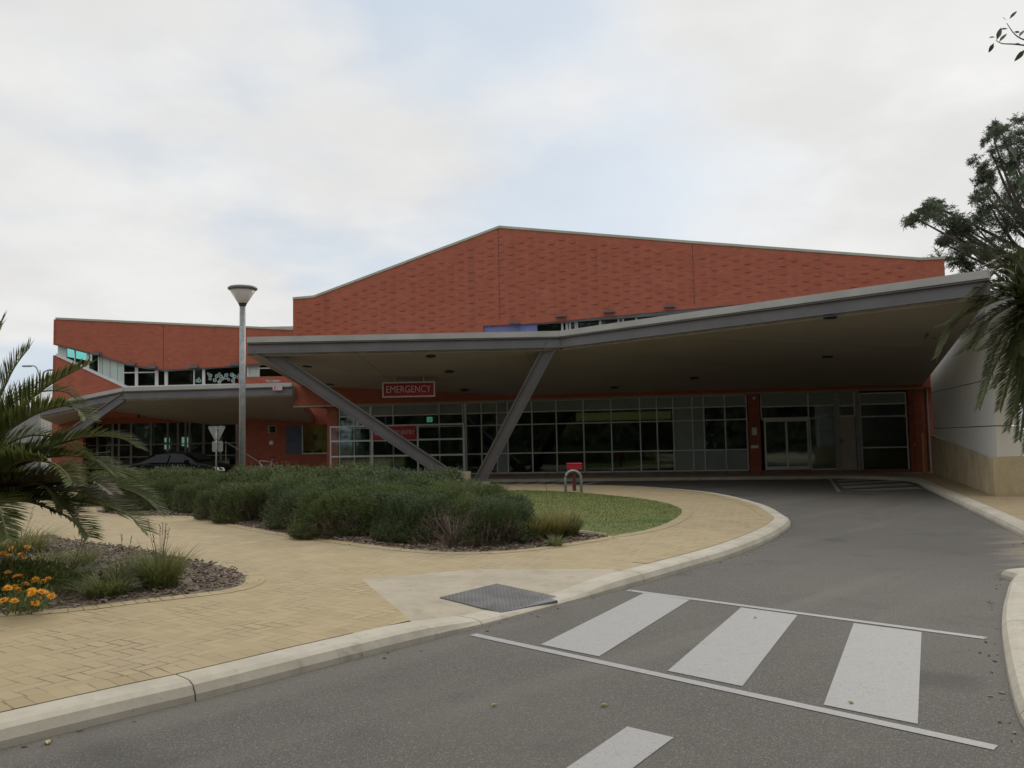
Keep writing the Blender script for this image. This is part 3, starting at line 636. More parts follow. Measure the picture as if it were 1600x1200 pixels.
rE = [F.px(1382, y)[1] for y in (614, 631, 650.5, 699, 735)]
glazing([U(1346), U(1418)], rE, lambda i, j: j == 0)
# brick piers
def pier(a, b, z1, o0=-.3, o1=.10): 
    mb = MB(); mb.fbox(F, a, b, .12, z1, o0, o1); return mb.build('brick_pier', M_brick, B)
pier(U(512.5), U(529), zb - .06, -1.2, .1); p2 = pier(U(1170.5), U(1188.5), zb - .06); p3 = pier(U(1421), U(1446), zb - .06)
mb = MB()
for x0, y0, x1, y1 in ((1175, 668, 1182.5, 680), (1173.5, 695.5, 1185, 700.5)):
    mb = MB(); a, b = F.px(x0, y1, .1), F.px(x1, y0, .1); mb.fbox(F, a[0], b[0], a[1], b[1], .10, .115); mb.build('notice_plate', M_white, p2)
a = F.px(1178, 622, .1); mb = MB(); mb.lathe(F.pt(a[0], a[1], .1), [(0.0, .16), (.05, .15), (.07, .08), (.07, 0)], 14, F.n); mb.build('security_camera', M_white, p2)
a = F.px(1433, 695, .1); mb = MB(); mb.fbox(F, a[0] - .09, a[0] + .09, a[1] - .02, a[1] + .03, .1, .12); mb.build('notice_plate', M_white, p3)
mb = MB(); mb.fbox(F, U(1446) + .012, U(1464), .12, zb + .5, -.5, -.12); mb.build('brick_return', M_brick, B)
uu = U(1452); mb = MB(); mb.tube([F.pt(uu, .14, -.06), F.pt(uu, 3.4, -.06)], .05, 8); mb.build('downpipe', M_steel, B)
# sill band and plinth
mb = MB()
for a, b in ((529, 728), (728, 1170), (1189, 1420)): mb.fbox(F, U(a) + .01, U(b), .10, ZG - .027, -.2, .06)
mb.build('plinth', plain('plinth_brown', (.20, .13, .09), .8, 0, .2, 3), B)
# interior
mb = MB(); ui = U(529); mb.fbox(F, ui, uR - .3, .12, 3.9, -6.2, -6); mb.fbox(F, ui, uR - .3, .10, .14, -6, -.2); mb.fbox(F, ui, uR - .3, zb - .06, zb, -6, -.36)
mb.fbox(F, ui - .25, ui - .002, .12, zb - .07, -6, -.25)
for x in (728, 1060, 1180, 1325): mb.fbox(F, U(x) - .08, U(x) + .08, .14, zb - .07, -6, -.36)
room = mb.build('interior_room', M_int, B)
mb = MB(); a, b = F.px(900, 658, -.25), F.px(1048, 642, -.25); mb.fbox(F, a[0], b[0], a[1], b[1], -.5, -.25); ym = emis('yellow_glow', (0.50, 0.44, 0.15), 0.06); ym.node_tree.nodes['Principled BSDF'].inputs['Base Color'].default_value = (.45, .40, .12, 1); mb.build('bulkhead', ym, room)  # slight emission in the bulkhead colour stands in for room light
a, b = F.px(667, 659.5, -.25), F.px(675, 651.5, -.25); mb = MB(); mb.fbox(F, a[0], b[0], a[1], b[1], -.30, -.25); ex = mb.build('exit_sign', M_exit, room)
mb = MB(); cu_ = (a[0] + b[0]) / 2; cz_ = (a[1] + b[1]) / 2
for q in (((-.02, .03), (.02, -.02)), ((.02, -.02), (.05, -.07)), ((.0, -.01), (-.04, -.07)), ((-.02, .03), (.05, .03))): mb.tube([F.pt(cu_ - .03 + q[0][0], cz_ + q[0][1], -.243), F.pt(cu_ - .03 + q[1][0], cz_ + q[1][1], -.243)], .010, 5)
mb.fbox(F, cu_ + .05, cu_ + .08, cz_ - .07, cz_ + .07, -.25, -.245); mb.build('pictogram', M_white, ex)

# ================================================================== WHITE WALL + LIMESTONE WALL
wd = (W1 - W0).normalized(); WF = Frame((W0.x, W0.y), (-wd.x, -wd.y))   # u grows towards the viewer... from far to near is positive
if (EYEP - W0).dot(WF.n) < 0: WF.n = -WF.n
Lw = (W1 - W0).length
zwt = lambda u: 4.62 + (3.45 - 4.62) * (-u / Lw)
ret = Vector((0.62, 0.06, 0))
RF = Frame((W0.x, W0.y), (ret.x, ret.y))
Wt = thing('rendered_wall', W0, 'smooth off white panel wall that carries the canopy end beside the driveway', 'wall')
cuts0 = [.12, F.px(0, 0)[1]]
jz0 = [1.65 - (689 - 674) / FPX * 24, 1.0]
mb = MB(); G = .012
zj1n, zj2n = W0.z + pln(1553, 665.5, W0, WF.n).z, pln(1553, 591, W0, WF.n).z
zj1f, zj2f = pln(1470, 669, W0, WF.n).z, pln(1456, 613, W0, WF.n).z
panels = [((.12, .12), (zj1n - G, zj1f - G)), ((zj1n + G, zj1f + G), (zj2n - G, zj2f - G)), ((zj2n + G, zj2f + G), (5.0, 4.3))]
for (a0, a1), (b0, b1) in panels:
    mb.hexa([WF.pt(0, a0, 0), WF.pt(-Lw, a1, 0), WF.pt(-Lw, b1, 0), WF.pt(0, b0, 0)], [WF.pt(-.1, a0, -.12), WF.pt(-Lw, a1, -.12), WF.pt(-Lw, b1, -.12), WF.pt(-.1, b0, -.12)])
    mb.hexa([RF.pt(0.006, a0, 0), RF.pt(.6, a0, 0), RF.pt(.6, b0, 0), RF.pt(0.006, b0, 0)], [RF.pt(0.2, a0, -.3), RF.pt(.6, a0, -.3), RF.pt(.6, b0, -.3), RF.pt(0.2, b0, -.3)])
mb.build('wall_panel', M_wallw, Wt)
mb = MB(); mb.hexa([WF.pt(-.45, .1, -.03), WF.pt(-Lw, .1, -.03), WF.pt(-Lw, 4.2, -.03), WF.pt(-.45, 4.9, -.03)], [WF.pt(-.45, .1, -.4), WF.pt(-Lw, .1, -.4), WF.pt(-Lw, 4.2, -.4), WF.pt(-.45, 4.9, -.4)]); mb.build('wall_core', M_dark, Wt)
LS = thing('limestone_wall', W0 + Vector((0, 0, .12)), 'low cream limestone wall along the driveway path under the white panels', 'wall')
mb = MB(); zn_, zf_ = .98, 1.55
R0 = WF.pt(0.06, 0, .10); Rb = R0 + Vector((.06, .12, 0)); at = lambda p, z: Vector((p.x, p.y, z))
mb.hexa([at(R0, .1), WF.pt(-Lw, .1, .10), WF.pt(-Lw, zf_, .10), at(R0, zn_)], [at(Rb, .1), WF.pt(-Lw, .1, .002), WF.pt(-Lw, zf_, .002), at(Rb, zn_)])
mb.hexa([Vector((R0.x, R0.y, .1)), Vector((R0.x + 9, R0.y + .9, .1)), Vector((R0.x + 9, R0.y + .9, 1.10)), Vector((R0.x, R0.y, 1.04))], [Vector((R0.x + .06, R0.y + .12, .1)), Vector((R0.x + 9, R0.y + 1.2, .1)), Vector((R0.x + 9, R0.y + 1.2, 1.10)), Vector((R0.x + .06, R0.y + .12, 1.04))])
mb.build('stone_wall', M_lime, LS)
yb = gp(1441, 742, ZT); P_ = F.px(1441, 676, .6); q0 = F.pt(P_[0], ZT, .6)
t = thing('bollard', q0, 'thin yellow bollard standing before the dark brick pier beside the white wall', 'bollard'); mb = MB(); mb.lathe(q0, [(.0, 0), (.035, 0), (.035, P_[1] - ZT - .03), (.02, P_[1] - ZT), (0, P_[1] - ZT)], 12); mb.build('post', M_yelpost, t); mb = MB(); mb.lathe(q0, [(0, .0), (.08, 0), (.08, .012), (0, .012)], 12); mb.build('base_plate', M_dark, t)

# ================================================================== CANOPIES
CT = 5.30
A_ = gp(387, 527, CT); Bk = gp(875, 517.5, CT); C_ = gp(1545, 422, CT)
Cn = thing('entrance_canopy', Vector((Bk.x, Bk.y, ZT)), 'large folded canopy with grey steel edge over the emergency entrance on V props', 'canopy')
def edge_run(mb, pts, zt, zb_, out0, out1):
    for a, b in zip(pts, pts[1:]):
        t = (b - a); t.z = 0; t.normalize(); n = Vector((t.y, -t.x, 0))
        P = lambda p, z, o: Vector((p.x, p.y, p.z + z)) + n * o
        mb.hexa([P(a, zb_, out0), P(b, zb_, out0), P(b, zt, out0), P(a, zt, out0)], [P(a, zb_, out1), P(b, zb_, out1), P(b, zt, out1), P(a, zt, out1)])
fp = [A_, Bk, C_]
upw = lambda x, y: F.pt(*up(x, y), OW)
E_, D_, Fw = upw(470, 603), upw(800, 618), upw(1443, 600)
Dn = lambda p, dz=.62: Vector((p.x, p.y, p.z - dz))
As, Bs, Cs = Dn(A_), Dn(Bk), Dn(C_)
for q in (E_, D_, Fw): q += Vector((0, 0, 0))
mb = MB()
inn = .14
def tri(mb, *q): mb.add([Vector(p) for p in q], [tuple(range(len(q)))])
tri(mb, As, Bs, D_); tri(mb, As, D_, E_); tri(mb, Bs, Cs, Fw); tri(mb, Bs, Fw, D_)
sf = mb.build('soffit', M_soff, Cn)
mb = MB(); Rz = lambda p: Vector((p.x, p.y, p.z + .5))
At, Bt, Ct_ = Dn(A_, .02), Dn(Bk, .02), Dn(C_, .02)
tri(mb, At, Bt, Rz(D_)); tri(mb, At, Rz(D_), Rz(E_)); tri(mb, Bt, Ct_, Rz(Fw)); tri(mb, Bt, Rz(Fw), Rz(D_)); tri(mb, As, E_, Rz(E_), At); tri(mb, Cs, Fw, Rz(Fw), Ct_)
mb.build('roof', M_roofg, Cn)
mb = MB(); edge_run(mb, fp, 0, -.19, -.1, .10); mb.build('flashing', M_flash, Cn)
mb = MB(); edge_run(mb, fp, -.20, -.235, -.05, .075); edge_run(mb, fp, -.235, -.53, -.05, .0); edge_run(mb, fp, -.53, -.56, -.05, .075); mb.build('edge_beam', M_steel, Cn)
mb = MB(); edge_run(mb, fp, -.50, -.64, -.09, -.052); mb.build('soffit_edge', M_cream, Cn)
# V props
vb = gp(733, 757, ZT); Yv = vb.y
def prop(x0, y0, Y0, x1, y1, hw):
    a, b = yp(x0, y0, Y0), yp(x1, y1, Yv); d = (b - a).normalized(); wv = d.cross(Vector((0, 1, 0))).normalized() * hw; dv = wv.normalized().cross(d).normalized()
    mb = MB(); f = wv.normalized() * .022; k = hw - .022
    mb.beam(a, b, wv * ((hw - .05) / hw), dv * .02)
    for s in (-1, 1): mb.beam(a + wv.normalized() * k * s, b + wv.normalized() * k * s, f, dv * .11)
    return mb.build('prop', M_steel, Cn)
prop(401, 540, A_.y + .06, 724, 758, .215); prop(862, 537, Bk.y + .06, 746, 758, .215)
mb = MB(); mb.box(vb.x - .75, vb.x + .75, Yv - .3, Yv + .3, ZT - .05, ZT + .09); mb.build('footing', M_conc, Cn, bevel=.015)
# downlights
def facet(x, y, a, b, c): n = (b - a).cross(c - a).normalized(); return pln(x, y, a, n), n
dl0 = None
for x, y, tr in ((673, 556, (As, Bs, D_)), (480, 572, (As, D_, E_)), (702, 580, (As, Bs, D_)), (516, 600, (As, D_, E_)), (726, 609, (As, Bs, D_)), (1297, 495, (Bs, Cs, Fw)), (1293, 557, (Bs, Cs, Fw)), (960, 605, (Bs, Fw, D_)), (1085, 590, (Bs, Fw, D_))):
    p, n = facet(x, y, *tr)
    if n.z > 0: n = -n
    if dl0 is None:
        mb = MB(); mb.lathe(LOC[Cn.name], [(.0, .012), (.12, .012), (.13, .03), (.17, .03), (.17, 0)], 16); dl0 = mb.build('downlight', M_dark, Cn); d_ = dl0
    else: d_ = dl0.copy(); C.objects.link(d_)
    d_.location = p + n * .004 - LOC[Cn.name]; d_.rotation_euler = n.to_track_quat('Z', 'Y').to_euler()
# soffit sheet joints
M_sj = plain('joint_brown', (.16, .14, .11), .8)
for (x0, y0), (x1, y1), tr in (((548, 545), (618, 600), (As, Bs, D_)), ((820, 545), (835, 578), (As, Bs, D_)), ((1100, 530), (1440, 545), (Bs, Cs, Fw))):
    p, n = facet(x0, y0, *tr); q, n = facet(x1, y1, *tr); n = n if n.z < 0 else -n; mb = MB(); mb.beam(p + n * .003, q + n * .003, Vector((.008, 0, 0)) if abs(p.x - q.x) < abs(p.y - q.y) * 2 else Vector((0, .008, 0)), n * .002); mb.build('soffit_joint', M_sj, Cn)

# EMERGENCY sign
def text_mesh(txt, size, name, mat, parent, origin, right, upv, depth=.01, xs=1.0, fit=None):
    cu = bpy.data.curves.new('txt', 'FONT'); cu.body = txt; cu.size = size; cu.extrude = depth / 2; cu.align_x = 'CENTER'; cu.align_y = 'CENTER'; cu.offset = -size * .008
    to = bpy.data.objects.new('txt', cu); C.objects.link(to); bpy.context.view_layer.update(); dg = bpy.context.evaluated_depsgraph_get()
    me = bpy.data.meshes.new_from_object(to.evaluated_get(dg)); bpy.data.objects.remove(to)
    n = right.cross(upv); wmin = min(v.co.x for v in me.vertices); wmax = max(v.co.x for v in me.vertices)
    xs = xs or fit / (wmax - wmin)
    mb = MB(); mb.add([origin + right * ((v.co.x - (wmin + wmax) / 2) * xs) + upv * v.co.y + n * v.co.z for v in me.vertices], [tuple(p.vertices) for p in me.polygons])
    return mb.build(name, mat, parent)
Ys = 31.0; XR, ZU = Vector((1, 0, 0)), Vector((0, 0, 1))
a, b = yp(598, 622, Ys), yp(679, 595, Ys); cx, cz, hw, hh = (a.x + b.x) / 2, (a.z + b.z) / 2, (b.x - a.x) / 2, abs(b.z - a.z) / 2 - .03
Sg = thing('hanging_sign', (cx, Ys, cz), 'red hanging sign with white EMERGENCY lettering and white rim below the canopy', 'sign')
mb = MB(); mb.box(cx - hw, cx + hw, Ys, Ys + .12, cz - hh, cz + hh); mb.build('panel', M_red, Sg)
mb = MB(); e_ = .035
for x0, x1, z0, z1 in ((-hw - .01, hw + .01, hh - e_, hh + .01), (-hw - .01, hw + .01, -hh - .01, -hh + e_), (-hw - .01, -hw + e_, -hh + e_, hh - e_), (hw - e_, hw + .01, -hh + e_, hh - e_)): mb.box(cx + x0, cx + x1, Ys - .012, Ys + .13, cz + z0, cz + z1)
mb.build('rim', M_letter, Sg)
text_mesh('EMERGENCY', .37, 'lettering', M_letter, Sg, Vector((cx, Ys - .008, cz - .0)), XR, ZU, .012, .80)
for x in (617, 662):
    p = yp(x, 596, Ys + .06); q, n = facet(x, 569, As, Bs, D_); mb = MB(); zc_ = 4.62
    # soffit height above this point
    nn = (Bs - As).cross(D_ - As); zc_ = As.z - ((p.x - As.x) * nn.x + (p.y - As.y) * nn.y) / nn.z; mb.tube([(p.x, p.y, cz + hh), (p.x, p.y, zc_ - .002)], .028, 8); mb.build('hanger', M_flash, Sg)

# white windbreak frame with its entry sign
SF = Frame((U(620) * F.d.x + F.p.x, 0), (1, -0.2)); pS = F.pt(U(620), 0, 1.25); SF = Frame((pS.x, pS.y), (1, -.2))
su = [SF.px(x, 690)[0] for x in (517, 554, 582, 653, 687, 725)]; sz = [SF.px(653, y)[1] for y in (664, 687, 711.5, 738)]
Sc = thing('screen_frame', SF.pt((su[0] + su[-1]) / 2, ZT), 'white metal grid windbreak screen standing before the emergency glazing', 'screen')
mb = MB(); hs = .035
for i, u in enumerate(su):
    if i in (1, 4): continue
    mb.fbox(SF, u - hs, u + hs, ZT if i in (0, 2, 5) else sz[3], sz[0] + hs, -hs, hs)
for z in sz: 
    for a, b in zip((su[0], su[2], su[3]), (su[2], su[3], su[5])): mb.fbox(SF, a + hs, b - hs, z - hs, z + hs, -hs + .004, hs - .004)
mb.build('frame', M_alu, Sc, bevel=.004)
mb = MB()
for a, b in ((su[0], su[2]), (su[2], su[3]), (su[3], su[5])):
    for t, l in ((sz[0], sz[1]), (sz[1], sz[2]), (sz[2], sz[3])):
        if a == su[2] and t == sz[0]: continue
        mb.fbox(SF, a + hs, b - hs, l + hs, t - hs, -.005, .005)
mb.build('pane', glass('screen_glass', (.86, .9, .88), .45), Sc)
Es = thing('entry_sign', SF.pt((su[2] + su[3]) / 2, sz[1]), 'red EMERGENCY ENTRY board fixed in the white screen behind the steel prop', 'sign')
mb = MB(); mb.fbox(SF, su[2] + hs, su[3] - hs, sz[1] + hs - .03, sz[0] - hs + .01, -.02, .045); mb.build('board', M_red, Es)
cpt = SF.pt((su[2] + su[3]) / 2 - .0, (sz[0] + sz[1]) / 2 - .0, .05); text_mesh('EMERGENCY ENTRY', .26, 'lettering', M_letter, Es, cpt, SF.d, ZU, .008, None, (su[3] - su[2]) * .86)

# ================================================================== WING
WP = Frame((-15, 42), (1, 0)); wp = lambda x, y, o=0: WP.px(x, y, o)
Wg = thing('brick_wing', WP.pt(0, 0), 'lower red brick wing with a slanted strip of windows above its own grey canopy', 'building')
t0, t1 = wp(88, 497.5), (wp(470, 515)); lowe = [wp(88, 537.5), wp(150, 553), wp(207, 571), wp(255, 577.5), wp(330, 574), wp(400, 568.5), wp(470, 561)]
uW0, uW1 = t0[0], t1[0]
mb = MB(); mb.fprism(WP, [(uW0, t0[1])] + [(uW0, lowe[0][1])] + lowe[1:] + [(uW1, t1[1])], -.3, 0)
tri_ = [wp(88, 554), wp(196, 604), wp(215, 612)]
mb.fprism(WP, [(uW0, .12), (wp(130, 650)[0], .12), (wp(130, 650)[0], 3.2), (tri_[2][0], 3.2), tri_[2], (uW0, tri_[0][1])], -.3, 0)
wwall = mb.build('brick_wall', M_brickw, Wg)
mb = MB(); u_, z_ = wp(255, 577); mb.fbox(WP, u_ - .012, u_ + .012, z_, wp(255, 508)[1], 0, .004); mb.build('joint', M_dark, wwall)
mb = MB(); a = [WP.pt(uW0 - .03, t0[1] - .05, .04), WP.pt(uW1, t1[1] - .05, .04), WP.pt(uW1, t1[1] - .05, -.34), WP.pt(uW0 - .03, t0[1] - .05, -.34)]; mb.hexa(a, [p + Vector((0, 0, .10)) for p in a]); mb.build('coping', M_cap, Wg)
sidem = brick('wing_side_brick', (0, 1))
z0s, z1s = lowe[0][1], tri_[0][1]
mb = MB(); mb.fprism(Frame((WP.pt(uW0, 0).x, 42.3), (0, 1)), [(0, .12), (12, .12), (12, z1s), (0, z1s)], -.3, 0); mb.fprism(Frame((WP.pt(uW0, 0).x, 42.3), (0, 1)), [(0, z0s), (12, z0s), (12, t0[1]), (0, t0[1])], -.3, 0)
mb.fprism(Frame((WP.pt(uW0, 0).x, 42.3), (0, 1)), [(9.5, z1s), (12, z1s), (12, z0s), (9.5, z0s)], -.3, -.001)
mb.build('side_wall', sidem, Wg)
mb = MB(); mb.fbox(WP, uW0 + .31, uW1, t0[1] - .6, t1[1] - .25, -12, -.301); mb.build('roof', M_roofg, Wg)
mb = MB(); mb.fbox(WP, uW0 + .31, uW1, .12, t0[1] - .61, -12.3, -12.01); mb.build('back_wall', M_brickw, Wg)
# window strip
WO = -.22
sill = lambda x: 560.5 + (x - 103) * .468 if x < 198 else 604.5 - (x - 198) * .0235
head = lambda x: (537 + (x - 88) * .2581 if x < 150 else 553 + (x - 150) * .30 if x < 207 else 570 + (x - 207) * .14 if x < 255 else 577 - (x - 255) * .06 if x < 400 else 568 - (x - 400) * .1) - 3
def cell(x0, x1, mat_mb, o0=WO - .01, o1=WO, d=0):
    pts = []
    for x in (x0, x1): pts.append(wp(x, sill(x) + d, o1))
    for x in (x1, x0): pts.append(wp(x, head(x), o1))
    mat_mb.fprism(WP, pts, o0, o1)
fr = MB(); pn = MB(); tl = MB(); pans = []
for x0, x1 in ((103, 117), (117, 135)): cell(x0, x1, tl)
for x0, x1 in ((139, 153), (193, 211), (215, 242), (247, 257), (262, 302), (304, 316), (320, 386), (405, 458)): cell(x0, x1, pn)
for x0, x1 in ((90, 103), (155, 160), (160, 172), (172, 184), (184, 193), (388, 404)): pan = MB(); cell(x0 + .3, x1 - .3, pan); pans.append(pan)
for x, wpx in ((103, 1.2), (116.5, 1.2), (137, 4), (154, 2), (193, 1), (213, 4.5), (244.5, 5), (259.5, 5), (303, 1.8), (318, 4.5), (387, 3), (404.5, 1.5)):
    cell(x - wpx / 2, x + wpx / 2, fr, WO - .05, WO + .05, 2)
for x0, x1 in ((193, 244), (405, 458)):
    y = lambda x: (582 if x < 300 else 575); a, b = wp(x0, y(x0), WO), wp(x1, y(x1) - .5, WO); fr.fbox(WP, a[0], b[0], b[1] - .03, b[1] + .03, WO, WO + .03)
for x0, x1 in ((88, 198), (198, 458)):     # sill rail
    a, b = wp(x0, sill(x0) + 1, 0), wp(x1, sill(x1) + 1, 0); fr.fprism(WP, [(a[0], a[1] - .06), (b[0], b[1] - .06), (b[0], b[1] + .07), (a[0], a[1] + .07)], WO, .04)
wfr = fr.build('window_strip', M_alu, Wg); pn.build('pane', M_glassw, wfr); tl.build('teal_pane', M_teal, wfr); [q.build('infill_panel', M_pale, wfr) for q in pans]
mb = MB()                                   # dark gutter and hoods under the brick edge
for (x0, x1) in ((88, 150), (150, 207), (207, 255), (255, 330), (330, 400), (400, 470)):
    a, b = wp(x0, head(x0) + 3), wp(x1, head(x1) + 3); mb.fprism(WP, [(a[0], a[1] - .10), (b[0], b[1] - .10), (b[0], b[1] - .003), (a[0], a[1] - .003)], -.3, -.03)
for x in (152, 207, 239, 304, 368): 
    a = wp(x, head(x) + 2.5); mb.fbox(WP, a[0] - .22, a[0] + .22, a[1] - .06, a[1] + .06, .002, .25)
mb.build('window_hood', plain('hood_grey', (.12, .115, .12), .5), Wg)
mb = MB()                                   # pale rosette stickers on the glass
for x0, x1, y0, y1, n in ((305, 315, 583, 597, 4), (322, 384, 582, 598, 26)):
    for k in range(n):
        a = wp(R.uniform(x0 + 2, x1 - 2), R.uniform(y0 + 1, y1 - 1) if k % 3 else R.uniform(y0 + 4, y1), WO); r = R.uniform(.06, .13)
        for j in range(9):
            th = j * 2 * math.pi / 9; c = WP.pt(a[0] + r * .62 * math.cos(th), a[1] + r * .62 * math.sin(th), WO + .004 + k * .0006); s_ = r * .3
            mb.add([c + XR * (s_ * math.cos(q * 1.0472)) + ZU * (s_ * math.sin(q * 1.0472)) for q in range(6)], [tuple(range(6))])
mb.build('rosette', M_rosette, wfr)
# rooms behind
mb = MB(); zfl = wp(300, 608)[1] - .2
mb.fbox(WP, wp(137, 600)[0], uW1, zfl, t1[1] - .9, -6, -5.8); mb.fbox(WP, uW0 + .31, uW1, zfl - .2, zfl, -12, -.31)
mb.fbox(WP, wp(137, 600)[0], wp(137, 600)[0] + .15, zfl, t1[1] - .7, -5.8, -.4); wr = mb.build('upper_room', plain('room_brown', (.22, .19, .14), .8, 0, .2, 1), Wg)  # inner partition added to keep the rooms behind the strip dark
# ground floor under the canopy
GO = -1.2
gq = lambda x, y: wp(x, y, GO)
mb = MB(); a = gq(130, 700)[0]; b = gq(395, 700)[0]; zc2 = gq(300, 663)[1] + .1
mb.fbox(WP, a, b, zc2, 5.0, GO - .2, GO + .02); mb.build('fascia_wall', brick('dark_fascia_brick', (1, 0)), Wg)
mb = MB(); xs = (130, 152, 176, 186, 205, 236, 262, 278, 290, 296, 318, 345, 370, 395)
for x in xs: u_ = gq(x, 700)[0]; mb.fbox(WP, u_ - .05, u_ + .05, .12, zc2, GO - .05, GO + .04)
for y in (694, 713): z_ = gq(260, y)[1]; mb.fbox(WP, a, b, z_ - .03, z_ + .03, GO - .04, GO + .035)
ef = mb.build('entrance_window', plain('entry_frame', (.22, .22, .21), .5), Wg); mb = MB(); mb.fbox(WP, a, b, .12, zc2, GO - .01, GO); mb.build('pane', M_glass, ef)
mb = MB(); p0, p1 = gq(205, 694), gq(236, 667); mb.fbox(WP, p0[0], p1[0], p0[1], p1[1], GO - .5, GO - .45); mb.build('wall_board', M_pale, ef)
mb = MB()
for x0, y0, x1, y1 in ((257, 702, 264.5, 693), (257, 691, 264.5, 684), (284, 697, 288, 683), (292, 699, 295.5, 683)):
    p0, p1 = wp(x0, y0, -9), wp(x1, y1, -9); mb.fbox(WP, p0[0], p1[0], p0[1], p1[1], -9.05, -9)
mb.build('daylight_pane', M_dayglow, ef)  # panes glow to stand in for daylight seen through the far doors
mb = MB(); mb.fbox(WP, a, b, .12, 4.2, -9.4, -9.2); mb.build('lobby_wall', M_int, Wg)
# recessed brick wall with small window, slate panel and yellow room
RW = Frame((-9, 40.2), (1, 0)); rq = lambda x, y, o=0: RW.px(x, y, o)
uA, uB = rq(372, 700)[0], rq(472, 700)[0]; uC = rq(520, 700)[0]; zt2 = 5.0
sx0, sz0 = rq(419, 677.5); sx1, sz1 = rq(432, 664.5)
mb = MB()
for q in ((uA, sx0, .12, zt2), (sx1, uB, .12, zt2), (sx0, sx1, .12, sz0), (sx0, sx1, sz1, zt2)): mb.fbox(RW, *q, -.25, 0)
yz0, yz1 = rq(490, 709.5)[1], rq(490, 664)[1]
mb.fbox(RW, uB, uC, .12, yz0, -.25, -.01); mb.fbox(RW, uB, uC, yz1, zt2, -.25, -.01); rb = mb.build('recess_wall', M_brickw, Wg)
mb = MB(); 
for q in ((sx0, sx1, sz0, sz0 + .04), (sx0, sx1, sz1 - .04, sz1), (sx0, sx0 + .04, sz0 + .04, sz1 - .04), (sx1 - .04, sx1, sz0 + .04, sz1 - .04)): mb.fbox(RW, *q, -.1, .03)
sw = mb.build('window', M_galv, Wg); mb = MB(); mb.fbox(RW, sx0 + .04, sx1 - .04, sz0 + .04, sz1 - .04, -.06, -.05); mb.build('pane', M_glass, sw)
p0, p1 = rq(447, 710), rq(472, 665); mb = MB(); mb.fbox(RW, p0[0], p1[0], p0[1], p1[1], .003, .02); mb.build('slate_panel', M_bluedark, Wg)
p0 = rq(424.5, 692); mb = MB(); mb.lathe(RW.pt(p0[0], p0[1], 0), [(0, .09), (.09, .08), (.12, .04), (.12, 0)], 16, RW.n); mb.build('wall_light', M_white, Wg)
mb = MB(); u0, u1 = uB, uC
for q in ((u0, u1, yz0, yz0 + .06), (u0, u0 + .05, yz0 + .06, yz1)): mb.fbox(RW, *q, -.1, .04)
yw = mb.build('window', M_pale, Wg); mb = MB(); mb.fbox(RW, u0 + .05, u1, yz0 + .06, yz1, -.06, -.05); mb.build('pane', glass('clear_glass', (.85, .88, .8), .6), yw)
mb = MB(); mb.fbox(RW, u0 - .3, u1, yz0 - .2, yz1 + .3, -.75, -.7); yr = mb.build('yellow_room', M_yel, yw)
mb = MB()
for x, y, wx, hx in ((480, 706, 8, 3), (497, 705, 10, 3.5), (492, 683, 5, 8)): c = rq(x, y, -.6); s_ = .031; mb.fbox(RW, c[0] - wx * s_ / 2, c[0] + wx * s_ / 2, c[1] - hx * s_ / 2, c[1] + hx * s_ / 2, -.66, -.55)
mb.build('desk_clutter', plain('clutter', (.10, .05, .03), .8, 0, .4, 3), yw)

# wing canopy
K2 = gp(195, 605.5, 4.37); E2 = gp(457, 598, 4.37); A2 = yp(62, 633, 39.3)
Wc = thing('wing_canopy', Vector((K2.x, K2.y, .12)), 'lower grey canopy with a slanting steel prop in front of the brick wing entrance', 'canopy')
f2 = [A2, K2, E2]; a2s, k2s, e2s = Dn(A2, .60), Dn(K2, .60), Dn(E2, .60)
wl = lambda x, y: WP.pt(*wp(x, y, -1.0), -1.0)
wA, wK, wE = wl(100, 668), wl(178, 646), WP.pt(*wp(330, 664, -1.0), -1.0); wE2 = Vector((E2.x, 40.1, 2.72))
mb = MB(); tri(mb, a2s, k2s, wK); tri(mb, a2s, wK, wA); tri(mb, k2s, e2s, wE2); tri(mb, k2s, wE2, wE); tri(mb, k2s, wE, wK); mb.build('soffit', M_soff, Wc)
r_ = lambda p: Vector((p.x, p.y, p.z + .4)); a2t, k2t, e2t = Dn(A2, .02), Dn(K2, .02), Dn(E2, .02)
mb = MB(); tri(mb, a2t, k2t, r_(wK)); tri(mb, a2t, r_(wK), r_(wA)); tri(mb, k2t, e2t, r_(wE2)); tri(mb, k2t, r_(wE2), r_(wE)); tri(mb, k2t, r_(wE), r_(wK)); tri(mb, e2s, wE2, r_(wE2), e2t); mb.build('roof', M_roofg, Wc)
mb = MB(); edge_run(mb, f2, 0, -.17, -.1, .1); mb.build('flashing', M_flash, Wc)
mb = MB(); edge_run(mb, f2, -.18, -.21, -.05, .075); edge_run(mb, f2, -.21, -.50, -.05, 0); edge_run(mb, f2, -.50, -.53, -.05, .075); mb.build('edge_beam', M_steel, Wc)
mb = MB(); edge_run(mb, f2, -.47, -.61, -.09, -.052); mb.build('soffit_edge', M_cream, Wc)
Yw = K2.y + .02; a, b = yp(192, 621, Yw), yp(2, 752, Yw); d = (b - a).normalized(); wv = d.cross(Vector((0, 1, 0))).normalized() * .17
mb = MB(); mb.beam(a, b, wv, Vector((0, .02, 0)))
for s in (-1, 1): mb.beam(a + wv * s, b + wv * s, wv.normalized() * .025, Vector((0, .1, 0)))
mb.build('prop', M_steel, Wc)
p0, p1 = yp(426, 610, E2.y - .12), yp(441, 602, E2.y - .12); Np = thing('notice_plate', p0, 'small pale notice plate fixed on the grey edge of the wing canopy', 'sign plate')
mb = MB(); mb.box(p0.x, p1.x, p0.y, p0.y + .02, p0.z, p1.z); mb.build('plate', plain('notice_pink', (.55, .42, .45), .5), Np)
